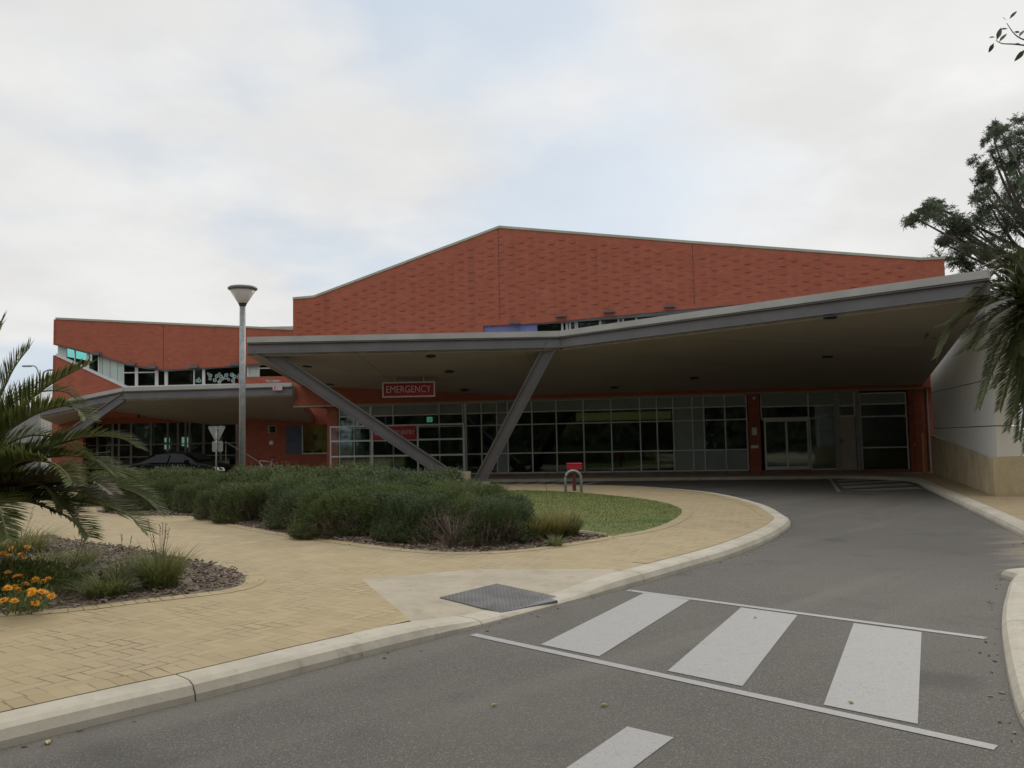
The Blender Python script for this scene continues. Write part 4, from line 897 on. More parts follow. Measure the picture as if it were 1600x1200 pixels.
mb = MB(); mb.box(p0.x + .08, p0.x + .11, p0.y - .006, p0.y - .001, p0.z + .03, p1.z - .02); mb.build('stripe', M_red, Np)
p0 = yp(427, 597.5, E2.y + .3); Tr = thing('roof_tray', p0, 'small white tray lying on top of the wing canopy roof', 'tray'); mb = MB(); mb.lathe(p0 + Vector((0, 0, 0)), [(0, 0), (.22, 0), (.34, .09), (.31, .09), (.2, .02), (0, .02)], 14); mb.build('dish', M_white, Tr)
# ================================================================== STREET FURNITURE
# street lamp
Yl = 24.2; lb = yp(377.5, 776, Yl); lt = yp(380, 477, Yl)
Lp = thing('street_lamp', (lb.x, Yl, ZT), 'tall galvanised lamp post with cone shaped head rising from the shrub bed', 'street lamp')
lx = (lb.x + lt.x) / 2
mb = MB(); mb.tube([(lx, Yl, ZT), (lx, Yl, lt.z)], [.098, .085], 14); mb.build('pole', M_galv, Lp, True)
mb = MB(); mb.lathe((lx, Yl, ZT), [(0, 0), (.2, 0), (.2, .025), (0, .025)], 14); mb.build('base_plate', M_galv, Lp)
zt_ = yp(380, 449, Yl).z; hz = lt.z
head = thing('lamp_head', (lx, Yl, hz), None, None); head.parent = Lp; head.location = Vector((lx, Yl, hz)) - LOC[Lp.name]
mb = MB(); mb.lathe((lx, Yl, hz), [(0, -.02), (.10, -.02), (.11, .03), (.13, .06)], 24); mb.build('collar', M_dark, head)
mb = MB(); mb.lathe((lx, Yl, hz), [(.13, .06), (.36, zt_ - hz - .10), (.34, zt_ - hz - .09), (.1, .07)], 28); mb.build('diffuser', M_lampglass, head, True)
mb = MB(); mb.lathe((lx, Yl, zt_), [(.345, -.10), (.42, -.06), (.425, -.02), (.38, .015), (.2, .035), (0, .04)], 28); mb.build('cap', plain('lamp_cap', (.20, .20, .18), .5), head, True)
# yield sign seen from behind
Yg = 32.0; a, b, c = yp(323.5, 666, Yg), yp(353, 666, Yg), yp(338.5, 692, Yg); pb = Vector((yp(341, 745, Yg).x, Yg + .05, ZT)); pt_ = yp(338.8, 669, Yg)
G_ = thing('give_way_sign', pb, 'back of a triangular road sign with a square plate below on a thin pole', 'road sign')
xm = (a.x + b.x) / 2; hw = (b.x - a.x) / 2
def plate(pts, y0, y1): 
    mb = MB(); mb.prism([(x, y0, z) for x, z in pts], [(x, y1, z) for x, z in pts]); return mb
tri3 = []
for (x, z), (x2, z2) in (((-hw, a.z), (hw, a.z)), ((hw, a.z), (0, c.z - .06)), ((0, c.z - .06), (-hw, a.z))):
    for t in (.08, .92): tri3.append((xm + x + (x2 - x) * t, z + (z2 - z) * t))
plate(tri3, Yg + .03, Yg + .034).build('triangle_plate', M_galv, G_)
p0, p1 = yp(331, 706, Yg), yp(348, 689, Yg); q = .04
plate([(p0.x + q, p0.z), (p1.x - q, p0.z), (p1.x, p0.z + q), (p1.x, p1.z - q), (p1.x - q, p1.z), (p0.x + q, p1.z), (p0.x, p1.z - q), (p0.x, p0.z + q)], Yg + .024, Yg + .028).build('square_plate', M_galv, G_)
mb = MB(); mb.tube([(xm, Yg, ZT - .05), (xm, Yg, pt_.z)], .03, 10); mb.build('pole', M_galv, G_, True)
mb = MB()
for z in (a.z - .12, c.z + .16, p0.z + .08, p1.z - .09): mb.box(xm - .06, xm + .06, Yg - .034, Yg + .024, z - .015, z + .015)
mb.build('clamp', M_galv, G_)
# red box on its post, hoop in front
rb_ = gp(897.5, 767, ZT); Yr = rb_.y
X_ = thing('fire_hydrant_box', (rb_.x, Yr, ZT), 'small red box with rounded edges on a short maroon post at the lawn edge', 'utility box')
p0, p1 = yp(886, 734.5, Yr), yp(909, 723, Yr); mb = MB(); mb.box(p0.x, p1.x, Yr - .14, Yr + .14, p0.z, p1.z); mb.build('box', M_boxred, X_, bevel=.025)
mb = MB(); mb.box(p0.x - .012, p1.x + .012, Yr - .152, Yr + .152, p1.z - .035, p1.z - .012); mb.build('lid_rim', M_boxred, X_, bevel=.008)
mb = MB(); mb.box(rb_.x - .05, rb_.x + .05, Yr - .05, Yr + .05, ZT - .04, p0.z); mb.build('post', M_post, X_)
hb = gp(896, 769, ZT); Yh = hb.y - .25; h0, h1 = yp(883.8, 768, Yh), yp(908.5, 768, Yh); r_h = (h1.x - h0.x) / 2; hcx = (h0.x + h1.x) / 2; ht = yp(896, 735.5, Yh).z
H_ = thing('hoop_rail', (hcx, Yh, ZT), 'galvanised round topped hoop guarding the red box on the lawn edge', 'hoop rail')
pts = [(hcx - r_h, Yh, ZT - .03)] + [(hcx - r_h * math.cos(t), Yh, ht - r_h + r_h * math.sin(t)) for t in [math.pi * k / 14 for k in range(15)]] + [(hcx + r_h, Yh, ZT - .03)]
mb = MB(); mb.tube(pts, .038, 10); mb.build('tube', M_galv, H_, True)
mb = MB()
for s in (-1, 1): mb.lathe((hcx + s * r_h, Yh, ZT), [(0, .0), (.07, 0), (.07, .02), (0, .02)], 12)
mb.build('footplate', M_galv, H_)
# limestone block by the V props
p = gp(729, 752, ZT); p.y = 30.6; p = yp(729, 752, 30.2); Bx = thing('stone_block', (p.x, p.y, 0.0), 'small tan stone block behind the foot of the canopy props', 'block'); mb = MB(); mb.box(p.x - .17, p.x + .17, 30.0, 30.4, 0, .56); mb.build('block', M_lime, Bx, bevel=.02)

# bicycle (side on, faces left)
def wheel_mesh(c, r, tyre, n=24):
    t, s = MB(), MB(); ring = [c + Vector((r * math.cos(k * 2 * math.pi / n), 0, r * math.sin(k * 2 * math.pi / n))) for k in range(n + 1)]; t.tube(ring, tyre, 6, False)
    for k in range(12):
        a = k * math.pi / 6; s.tube([c, c + Vector((r * .97 * math.cos(a), 0, r * .97 * math.sin(a)))], .004, 3, False)
    rr = [c + (q - c) * .95 for q in ring]; s.tube(rr, .010, 5, False); return t, s
Yb = 38.2; rw = yp(436, 736, Yb); zb0 = ZT; ax = zb0 + .34; bx = rw.x
Bk_ = thing('bicycle', (bx - .5, Yb, ZT), 'silver framed bicycle parked against the dark recessed wall behind the shrubs', 'bicycle')
V3 = lambda x, z: Vector((x, Yb, z)); rwc, fwc = V3(bx, ax), V3(bx - 1.03, ax); bb = V3(bx - .44, ax - .06); st_ = V3(bx - .34 , ax + .42); hd = V3(bx - .88, ax + .50); hdl = V3(bx - .90, ax + .38)
mb = MB()
for p, q, r in ((hd, st_, .02), (hdl, bb, .024), (st_, bb, .018), (bb, rwc, .012), (st_, rwc, .011), (hd, hdl, .022)): mb.tube([p, q], r, 8)
mb.build('frame', M_silver, Bk_, True)
mb = MB(); mb.tube([hdl, fwc + Vector((.06, 0, .1)), fwc], .014, 6); mb.build('fork', M_dark, Bk_)
for cc_ in (rwc, fwc):
    t, s = wheel_mesh(cc_, .325, .022); wo = t.build('wheel', M_rubber, Bk_, True); s.build('spokes', M_galv, wo)
mb = MB(); mb.tube([st_, st_ + Vector((.03, 0, .17))], .014, 6); sp_ = mb.build('seat_post', M_silver, Bk_); mb = MB(); c = st_ + Vector((.04, 0, .19)); mb.hexa([c + Vector(q) for q in ((-.14, -.02, 0), (.12, -.07, 0), (.12, .07, 0), (-.14, .02, 0))], [c + Vector(q) for q in ((-.14, -.015, .04), (.12, -.06, .05), (.12, .06, .05), (-.14, .015, .04))]); mb.build('saddle', M_rubber, Bk_)
mb = MB(); mb.tube([hd, hd + Vector((-.02, 0, .08))], .014, 6); hh_ = hd + Vector((-.05, 0, .09)); mb.tube([hh_ + Vector((0, -.3, 0)), hh_, hh_ + Vector((0, .3, 0))], .013, 6); mb.build('handlebar', M_dark, Bk_)
mb = MB(); mb.lathe(bb + Vector((0, -.05, 0)), [(0, 0), (.09, 0), (.09, .01), (0, .01)], 16, Vector((0, 1, 0))); mb.tube([bb + Vector((0, -.07, 0)), bb + Vector((.1, -.07, -.14))], .01, 5); mb.tube([bb + Vector((0, .07, 0)), bb + Vector((-.1, .07, .14))], .01, 5); mb.build('crank', M_dark, Bk_)
# bike hoop and ramp handrail by the recess
p = yp(391, 735, 38.5); Hr = thing('handrail', (p.x, 38.6, ZT), 'thin sloping grey handrail running down behind the lamp post', 'handrail')
q0, q1 = yp(352, 690, 38.9), yp(407, 723, 38.9); mb = MB(); mb.tube([q0, q1, q1 + Vector((.05, 0, -.1)), Vector((q1.x, q1.y, ZT))], .025, 8); mb.build('rail', M_galv, Hr, True)
for t in (.02, .5):
    mb = MB(); q = q0 + (q1 - q0) * t; mb.tube([q, Vector((q.x, q.y, ZT))], .022, 8); mb.build('post', M_galv, Hr, True)

# black car, three-quarter side view facing right
cg = gp(290, 757, 0); YC = 36.6; carx = yp(285, 740, YC).x
Car = thing('parked_car', (carx, YC, 0), 'black sedan parked under the wing canopy behind the shrubs', 'car')
ca = rad(-8); Mc = Matrix.Translation((carx, YC, 0)) @ Matrix.Rotation(ca, 4, 'Z')
# stations along the length (x, half width, sill z, shoulder z, roof half width, roof z)
stn = [(-2.28, .66, .42, .80, .62, .86), (-2.18, .80, .30, .93, .70, .97), (-1.70, .87, .24, .97, .70, 1.02), (-1.25, .89, .22, .96, .60, 1.27), (-.75, .90, .21, .95, .60, 1.42), (-.15, .90, .21, .94, .61, 1.455), (.40, .90, .21, .94, .60, 1.40), (.95, .89, .21, .95, .64, 1.10), (1.20, .88, .21, .95, .72, .985), (1.75, .86, .22, .88, .70, .91), (2.15, .78, .27, .76, .62, .79), (2.32, .62, .36, .62, .5, .66)]
def ringc(s):
    x, w_, z0, zs_, wr_, zr = s
    return [Vector((x, -w_ * .92, z0)), Vector((x, -w_, z0 + .16)), Vector((x, -w_ * 1.01, (z0 + zs_) / 2)), Vector((x, -w_, zs_ - .05)), Vector((x, -w_ * .96, zs_)), Vector((x, -wr_, zr - .03)), Vector((x, -wr_ * .8, zr)), Vector((x, 0, zr + .02))]
V = []; 
for s in stn:
    h = ringc(s); full = h + [Vector((p.x, -p.y, p.z)) for p in h[:-1][::-1]]; V += [Mc @ p for p in full]
nr = 15; mb = MB(); Fc = [(i * nr + j, i * nr + (j + 1) % nr, (i + 1) * nr + (j + 1) % nr, (i + 1) * nr + j) for i in range(len(stn) - 1) for j in range(nr)]; Fc += [tuple(range(nr))[::-1], tuple((len(stn) - 1) * nr + j for j in range(nr))]
mb.add(V, Fc); body = mb.build('body', M_black, Car, True); md = body.modifiers.new('s', 'SUBSURF'); md.levels = 1; md.render_levels = 1
mgl = plain('car_glass', (.006, .007, .008), .12, 0, .05); mgl.node_tree.nodes['Principled BSDF'].inputs['Specular IOR Level'].default_value = .15
for side in (-1, 1):
    for x0, x1, x2, x3 in ((-1.12, -.20, -.20, -.85), (-.12, .72, .42, -.12)):
        mb = MB(); pts = [Mc @ Vector((x0, side * .885, .985)), Mc @ Vector((x1, side * .885, .985)), Mc @ Vector((x2, side * .655, 1.34)), Mc @ Vector((x3, side * .655, 1.34))]; mb.hexa(pts, [p + (Mc.to_3x3() @ Vector((0, side * .02, .008))) for p in pts]); mb.build('window', mgl, Car)
for x0, z0, x1, z1 in ((.52, 1.36, 1.12, 1.04), (-.85, 1.40, -1.55, 1.08)):
    mb = MB(); pts = [Mc @ Vector((x0, -.56, z0)), Mc @ Vector((x0, .56, z0)), Mc @ Vector((x1, .62, z1)), Mc @ Vector((x1, -.62, z1))]; mb.hexa(pts, [p + Mc.to_3x3() @ Vector((.02 if x0 > 0 else -.02, 0, .045)) for p in pts]); mb.build('windscreen' if x0 > 0 else 'rear_window', mgl, Car)
for x in (-1.38, 1.38):
    for side in (-1, 1):
        ct = Mc @ Vector((x, side * .80, .32)); axv = Mc.to_3x3() @ Vector((0, side, 0)); mb = MB(); mb.lathe(ct, [(.20, .11), (.30, .11), (.32, .08), (.32, -.08), (.20, -.09)], 22, axv); wo = mb.build('wheel', M_rubber, Car, True)
        mb = MB(); mb.lathe(ct, [(0, .10), (.04, .11), (.05, .08), (.18, .07), (.205, .115)], 20, axv); mb.build('rim', plain('car_rim', (.18, .18, .19), .35, .6), wo, True)
mhl = plain('headlight', (.62, .64, .64), .08, 0, .05)
for side in (-1, 1):
    mb = MB(); mb.hexa([Mc @ Vector(q) for q in ((2.0, side * .78, .60), (2.2, side * .56, .60), (2.16, side * .56, .72), (1.9, side * .80, .75))], [Mc @ Vector(q) for q in ((2.08, side * .84, .61), (2.32, side * .60, .60), (2.24, side * .60, .74), (1.95, side * .86, .77))]); mb.build('headlight', mhl, Car)
    mb = MB(); mb.box(.62, .80, side * .92 - .07, side * .92 + .07, .98, 1.10, Mc); mb.build('mirror', M_black, Car, bevel=.02)
    for x in (-.75, .15): mb = MB(); mb.box(x, x + .18, side * .915 - .012, side * .915 + .012, .80, .83, Mc); mb.build('door_handle', M_galv, Car)

# double-arm street light, grey-roofed shed beyond the wing
Yd = 56; p0 = yp(62, 700, Yd); pt2 = yp(62.5, 600, Yd); Dl = thing('double_lamp', (p0.x, Yd, 0), 'slim twin armed street light with two curved arms beyond the palm', 'street lamp')
mb = MB(); mb.tube([(p0.x, Yd, 0), (p0.x, Yd, pt2.z)], [.10, .07], 10); mb.build('pole', M_galv, Dl, True)
for s, xe, ye in ((-1, 42, 572), (1, 84, 578)):
    e = yp(xe, ye, Yd); mid = Vector(((p0.x + e.x) / 2 + s * -.1, Yd, e.z - .05)); pts = cat_mull([Vector((p0.x, Yd, pt2.z - .1)), Vector((p0.x + s * .12, Yd, pt2.z + .55)), mid, e], 5); mb = MB(); mb.tube(pts, .045, 7); ar = mb.build('arm', M_galv, Dl, True)
    mb = MB(); mb.box(e.x - .28, e.x + .28, Yd - .12, Yd + .12, e.z - .06, e.z + .05); mb.build('lantern', M_galv, ar, bevel=.03)
Yf = 60; r0, r1 = yp(-60, 640, Yf), yp(52, 611, Yf)
Sd = thing('shed', (r0.x, Yf, 0), 'far pale building with a low grey metal roof behind the palm', 'building')
mb = MB(); x0 = yp(-160, 640, Yf).x; x1 = r1.x + .6; ze_ = yp(20, 640, Yf).z; mb.box(x0, x1 - .3, Yf + .3, Yf + 9, 0, ze_); mb.build('wall', plain('shed_wall', (.30, .30, .28), .8), Sd)
mb = MB(); zr_ = yp(0, 615, Yf + 4).z; mb.hexa([Vector(q) for q in ((x0 - .3, Yf, ze_ - .02), (x1, Yf, ze_ - .02), (x1 - .8, Yf + 5, zr_), (x0 - .3, Yf + 5, zr_))], [Vector(q) for q in ((x0 - .3, Yf, ze_ + .12), (x1, Yf, ze_ + .12), (x1 - .8, Yf + 5, zr_ + .12), (x0 - .3, Yf + 5, zr_ + .12))]); mb.build('roof', M_roofg, Sd)
for k in range(4): mb = MB(); xx = x1 - 2.2 - k * 3; mb.box(xx, xx + 1.6, Yf + .27, Yf + .299, 1.0, 2.2); mb.build('window', plain('shed_glass', (.05, .09, .09), .1), Sd)

# ================================================================== VEGETATION
def leafq(mb, p, d, w_, l, up=None):      # one slim pointed leaf
    d = d.normalized(); s = d.cross(up or Vector((R.uniform(-1, 1), R.uniform(-1, 1), R.uniform(-.3, 1)))); 
    if s.length < 1e-4: s = Vector((1, 0, 0))
    s = s.normalized() * w_; mb.add([p, p + d * l * .45 + s, p + d * l, p + d * l * .45 - s], [(0, 1, 2, 3)])
def shrub_proto(name, mat, seed, n=1500, leaves=13, ll=.055, lw=.0065, up_bias=.9, label=''):
    R.seed(seed); root = thing(name, (0, 0, 0), label, 'shrub', 'shrubs in the planting bed'); fb, sb, db = MB(), MB(), MB()
    lob = [(R.uniform(-.6, .6), R.uniform(-.55, .55), R.uniform(.8, 1.0), R.uniform(.38, .6)) for _ in range(11)]
    def topat(x, y):
        z = 0
        for lx_, ly, lh, lr in lob:
            d2 = ((x - lx_) ** 2 + (y - ly) ** 2) / (lr * lr)
            if d2 < 1: z = max(z, lh * (1 - d2 * d2) ** .5)
        e = 1 - (x * x + y * y); return max(z, .55 * math.sqrt(e) if e > 0 else 0)
    for i in range(n):
        a = R.uniform(0, 6.283); rr = math.sqrt(R.random()); x, y = rr * math.cos(a), rr * math.sin(a)
        zt = topat(x, y)
        if zt < .05: continue
        f = 1 - R.random() ** 1.7 * .97; z = zt * f
        d = Vector((x * .55 + R.gauss(0, .2), y * .55 + R.gauss(0, .2), up_bias * (.55 + .6 * z) + R.uniform(0, .4))).normalized()
        dead = z < .6 * zt and R.random() < .62; L_ = R.uniform(.12, .26) * (2.1 if f > .78 and R.random() < .28 else 1); p = Vector((x, y, z)) - d * L_ * .7; p.z = max(p.z, .01)
        for k in range(leaves):
            t = (k + R.random()) / leaves; q = p + d * (L_ * t); a2 = k * 2.4 + R.uniform(-.4, .4); u_ = d.cross(Vector((.3, .2, 1))).normalized(); v_ = d.cross(u_)
            ld = d * .85 + (u_ * math.cos(a2) + v_ * math.sin(a2)) * .75; leafq(db if dead else fb, q, ld, lw * R.uniform(.8, 1.3), ll * R.uniform(.7, 1.2))
    for i in range(46):
        a = R.uniform(0, 6.283); rr = R.uniform(.2, .85); x, y = rr * math.cos(a), rr * math.sin(a); e = Vector((x, y, topat(x, y) * .8)); m = Vector((x * .35, y * .35, e.z * .45)); sb.tube([Vector((x * .12, y * .12, 0)), m, e], [.016, .010, .004], 4, False)
    fb.build('foliage', mat, root); db.f and db.build('dead_twig', M_dry, root); sb.build('stem', M_wood, root); return root
SP = [shrub_proto('shrub', M_shrub, 11, 4200), shrub_proto('shrub', M_shrub2, 23, 4200), shrub_proto('shrub', M_shrub, 37, 4200), shrub_proto('shrub', M_dry, 51, 420, 6, .06, .004, .6)]
used = set()
def put_shrub(k, px, py, rx, ry, h, rz, label, z=ZT):
    p = gp(px, py, z); sc = (rx, ry, h)
    if k in used: dup(SP[k], p, rz, sc, label)
    else: SP[k].location = p; SP[k].rotation_euler = (0, 0, rz); SP[k].scale = sc; SP[k]['label'] = label; used.add(k)
put_shrub(0, 206, 786, 1.5, 1.25, .94, .3, 'green fine leaved shrub behind the drooping palm frond tips')
put_shrub(2, 283, 786, 1.45, 1.2, .92, 1.3, 'rounded green shrub in front of the black car')
put_shrub(1, 352, 794, 1.0, .95, .72, 2.3, 'low brownish green shrub below the triangular road sign')
put_shrub(0, 440, 793, 1.6, 1.3, 1.0, 2.0, 'dark green shrub to the side of the lamp post foot')
put_shrub(2, 530, 798, 1.75, 1.3, 1.03, .9, 'broad tall shrub under the white screen frame')
put_shrub(1, 626, 806, 1.5, 1.2, .98, 3.3, 'bushy shrub under the red entry board')
put_shrub(0, 690, 814, 1.0, 1.0, .78, 4.0, 'dark shrub hiding the foot of the slanting steel prop')
put_shrub(2, 402, 811, 1.15, .75, .76, 4.4, 'low shrub spilling to the paving below the lamp post')
put_shrub(1, 478, 823, 1.25, .72, .80, 5.2, 'low dense shrub edging the paving at the middle of the bed')
put_shrub(0, 560, 834, 1.2, .68, .80, .6, 'low shrub at the paving edge beside the broad tall shrub')
put_shrub(1, 640, 842, 1.05, .6, .74, 1.9, 'dense shrub at the paving edge between the low shrubs and the dry bush')
put_shrub(1, 778, 847, .85, .62, .68, 1.1, 'small green shrub at the lawn end of the bed')
put_shrub(2, 735, 822, .8, .7, .74, 2.9, 'sparse shrub with dark upright twigs by the lawn')
put_shrub(2, 240, 797, 1.1, .55, .74, 3.7, 'low green shrub at the paving edge under the palm frond tips')
put_shrub(0, 318, 801, 1.0, .55, .70, 5.6, 'low green shrub at the paving edge below the black car')
put_shrub(1, 366, 810, .8, .5, .64, .2, 'lowest brownish shrub at the paving edge below the road sign')
put_shrub(0, 470, 812, 1.2, .8, .92, 1.7, 'mid height shrub in the middle of the bed below the bicycle')
put_shrub(1, 585, 822, 1.2, .8, .90, 2.6, 'mid height shrub in front of the white screen frame')
put_shrub(2, 668, 832, 1.0, .7, .80, .5, 'ragged shrub just behind the dry twiggy bush')
put_shrub(0, 322, 792, 1.0, .8, .82, 4.9, 'shrub filling the gap beside the triangular road sign')
put_shrub(2, 752, 838, .7, .6, .66, 5.5, 'loose shrub beside the dry twiggy bush near the lawn')
put_shrub(3, 708, 856, .66, .5, .58, 0, 'dry purplish brown twiggy shrub at the paving edge')
SP[3]['group'] = ''; del SP[3]['group']

def tuft(name, loc, n, h, spread, mat, seed, label, w_=.007, stalks=0, group='grass tufts in the beds', lean=1.0):
    R.seed(seed); mb = MB(); root = thing(name, loc, label, 'grass tuft', group); c = Vector(loc)
    for i in range(n):
        a = R.uniform(0, 6.283); r0 = spread * .35 * math.sqrt(R.random()); b = c + Vector((r0 * math.cos(a), r0 * math.sin(a), 0)); a2 = a + R.gauss(0, .7)
        L_ = h * R.uniform(.55, 1.15); out_ = spread * R.uniform(.15, .95) * lean; dr_ = R.uniform(0, .35) * h; pts = []
        for k in range(5):
            t = k / 4; pts.append(b + Vector((math.cos(a2) * out_ * t ** 1.5, math.sin(a2) * out_ * t ** 1.5, L_ * (t - .12 * t * t) - dr_ * t ** 3)))
        s = Vector((-math.sin(a2), math.cos(a2), 0)) * w_ * R.uniform(.7, 1.2); V = []
        for k, p in enumerate(pts): q = s * (1 - (k / 4) ** 2 * .92); V += [p - q, p + q]
        mb.add(V, [(2 * k, 2 * k + 1, 2 * k + 3, 2 * k + 2) for k in range(4)])
    o = mb.build('blades', mat, root)
    if stalks:
        mb = MB()
        for i in range(stalks):
            a = R.uniform(0, 6.283); e = c + Vector((math.cos(a) * spread * .4 * R.random(), math.sin(a) * spread * .4, h * R.uniform(1.1, 1.45))); mb.tube([c + Vector((R.gauss(0, .04), R.gauss(0, .04), 0)), (c + e) / 2 + Vector((0, 0, .03)), e], [.004, .003, .002], 4, False)
            for k in range(10): leafq(mb, e - (e - c) * (k * .02), Vector((R.gauss(0, .5), R.gauss(0, .5), 1)), .004, .03)
        mb.build('seed_stalk', M_dry, root)
    return root
tuft('grass_tuft', gp(250, 919, ZT), 520, .54, .50, M_tuft2, 5, 'largest upright green grass tuft near the rounded tip of the bed', .006, 7)
tuft('grass_tuft', gp(168, 932, ZT), 260, .32, .55, M_tuft2, 6, 'low sprawling green tuft with arching yellow tipped blades at the paving edge', .008, 0)
tuft('grass_tuft', gp(110, 910, ZT), 260, .34, .6, M_tuft2, 8, 'thin loose green tuft on the mulch beside the orange flowers', .005, 2)
tuft('grass_tuft', gp(30, 866, ZT), 520, .5, .95, M_tuft, 9, 'yellowish green tuft under the hanging palm fronds', .006, 5)
tuft('grass_tuft', gp(128, 884, ZT), 160, .34, .45, M_tuft2, 10, 'small dark green tuft in the middle of the mulch bed', .006, 3)
tuft('grass_tuft', gp(196, 905, ZT), 190, .36, .42, M_tuft2, 16, 'green tuft growing against the largest tuft', .006, 2)
tuft('grass_tuft', gp(75, 890, ZT), 200, .3, .5, M_tuft2, 17, 'green grassy clump behind the orange flowers', .006, 1)
tuft('grass_tuft', gp(860, 843, ZT), 420, .60, .50, M_tuft, 12, 'yellow green strappy tuft between the shrubs and the lawn', .009, 2)
tuft('grass_tuft', gp(888, 839, ZT), 330, .54, .44, M_tuft, 13, 'brown tipped strappy tuft at the lawn corner of the bed', .009, 1)
tuft('grass_tuft', gp(834, 846, ZT), 240, .46, .38, M_tuft, 14, 'short yellow tuft beside the small green shrub at the lawn end', .009, 0)
tuft('grass_tuft', gp(868, 853, ZT), 70, .2, .25, M_tuft2, 15, 'little green tuft drooping over the edge of the paving', .009, 0)
# orange flowers
R.seed(77); fl0 = gp(10, 932, ZT); Fl = thing('flower_bush', fl0, 'leafy green bush dotted with bright orange flowers at the edge of the mulch bed', 'flowers')
mb = MB(); sb = MB(); hb_ = MB(); 
spots = [gp(x, y, ZT + .16) for x, y in ((38, 888), (63, 902), (22, 905), (25, 921), (30, 932), (7, 922), (22, 930), (50, 934), (27, 944), (22, 953), (5, 955), (50, 952), (55, 945), (75, 922), (48, 893), (14, 886), (5, 878), (33, 873), (60, 886), (-10, 940), (-18, 910), (-30, 950), (-40, 900), (-60, 930), (-25, 880), (45, 928), (12, 915), (-5, 895), (40, 915), (18, 899), (31, 912), (48, 944), (60, 938), (68, 912), (12, 944), (36, 897), (9, 908), (55, 918), (42, 872), (70, 934), (64, 950), (30, 880), (80, 940), (18, 868))]
for p in spots:
    p = p + Vector((0, 0, R.uniform(-.02, .14))); n_ = Vector((R.gauss(0, .35), R.gauss(-.3, .3), 1)).normalized(); bs = p + (fl0 - p) * .35 + Vector((R.gauss(0, .04), .12 + abs(R.gauss(0, .05)), 0)); bs.z = ZT; mb.tube([bs, (bs + p) / 2 + Vector((0, 0, .03)), p], .004, 4, False)
    for k in range(46): q = bs + (p - bs) * R.uniform(0, .9) + Vector((R.gauss(0, .05), R.gauss(0, .05), R.uniform(-.05, .02))); q.z = max(q.z, ZT + .01); leafq(mb, q, Vector((R.gauss(0, .5), R.gauss(0, .5), R.uniform(.3, 1.3))), .008, R.uniform(.035, .075))
    u_ = n_.cross(Vector((1, 0, 0))).normalized(); v_ = n_.cross(u_); fbm = MB()
    for ring, (rr, tilt_) in enumerate(((.048, .15), (.038, .6), (.024, 1.2))):
        for k in range(11 - ring * 2):
            a = k * 2 * math.pi / (11 - ring * 2) + ring; d = (u_ * math.cos(a) + v_ * math.sin(a)) + n_ * tilt_; leafq(fbm, p + n_ * .003 * ring, d, .010, rr * R.uniform(.9, 1.15), n_)
    fbm.build('flower', M_flower, Fl)
for i in range(5200):
    x, y = R.gauss(0, .45), R.gauss(0, .32); r2 = (x / .95) ** 2 + (y / .65) ** 2
    if r2 > 1: continue
    p = fl0 + Vector((x - .15, y + .1, R.uniform(.01, .30 * math.sqrt(1 - r2) + .03))); leafq(mb, p, Vector((x, y, R.uniform(.2, 1.4))), .009, R.uniform(.04, .085))
mb.build('leaves', M_shrub, Fl); 

# palms
def frond(parent, pts, mat, ll=.36, n=150, droop=.22, seed=0, start=.08, lwd=.0155):
    R.seed(seed); P = cat_mull(pts, 12); L_ = sum((b - a).length for a, b in zip(P, P[1:])); mb = MB(); ln = resample(P, L_ / n)
    k0 = int(len(ln) * start); up = Vector((0, 0, 1)); side_prev = None
    for i in range(k0, len(ln) - 1):
        t = i / (len(ln) - 1); d = (ln[i + 1] - ln[i - 1 if i else 0]).normalized(); s = d.cross(up)
        if s.length < .15: s = side_prev or Vector((1, 0, 0))
        s = s.normalized(); side_prev = s; nn = s.cross(d).normalized()
        l = ll * (min(1, .45 + t * 3) if t < .25 else 1 - max(0, (t - .55)) * 1.35) * R.uniform(.85, 1.1); l = max(l, .07)
        for sg in (-1, 1):
            if R.random() < .03: continue
            q = ln[i] + d * R.uniform(-.006, .006); fw = d * (.75 + t * .5 + R.gauss(0, .06)) + s * sg * .85 + nn * (.42 + R.gauss(0, .08)); fw.normalize()
            m = q + fw * l * .5; e = q + fw * l - up * l * droop * R.uniform(.5, 1.2); w_ = lwd * (1 - .4 * t); cr = fw.cross(nn).normalized() * w_
            mb.add([q - cr * .5, q + cr * .5, m + cr, m - cr, e], [(0, 1, 2, 3), (3, 2, 4)])
    o = mb.build('frond', mat, parent)
    mb = MB(); rr = [.022 * (1 - i / len(ln)) ** .8 + .003 for i in range(len(ln))]; mb.tube(ln, rr, 6, False); mb.build('rib', M_rach, o, True); return o
def palm(loc, hgt, label, specs, mat, rt, seed, lwd=.0165, droop=.22):
    Pm = thing('palm_tree', loc, label, 'palm tree', None); c = Vector(loc); mb = MB(); R.seed(seed); prof = []
    nz = max(6, int(hgt / .09))
    for i in range(nz + 1):
        z = hgt * i / nz; prof += [(rt * (1.18 if i % 2 else 1.0) * (1.12 - .18 * i / nz), z)]
    prof.append((0, hgt + .05)); mb.lathe(c, prof, 14); mb.build('trunk', M_ptrunk, Pm)
    mb = MB()
    for i in range(int(hgt * 60)):           # old leaf bases
        a = R.uniform(0, 6.283); z = R.uniform(hgt * .25, hgt); o_ = Vector((math.cos(a), math.sin(a), 0)); p = c + o_ * rt * .95 + Vector((0, 0, z)); mb.tube([p, p + o_ * R.uniform(.05, .12) + Vector((0, 0, R.uniform(.08, .2)))], [.035, .018], 5)
    mb.build('leaf_base', M_ptrunk, Pm)
    for k, (pts, m_, ll) in enumerate(specs): frond(Pm, pts, m_, ll, seed=seed * 100 + k, lwd=lwd, droop=droop)
    return Pm
Yp = 9.4; pc = yp(-45, 770, Yp); cr_ = Vector((pc.x, Yp, 1.0))
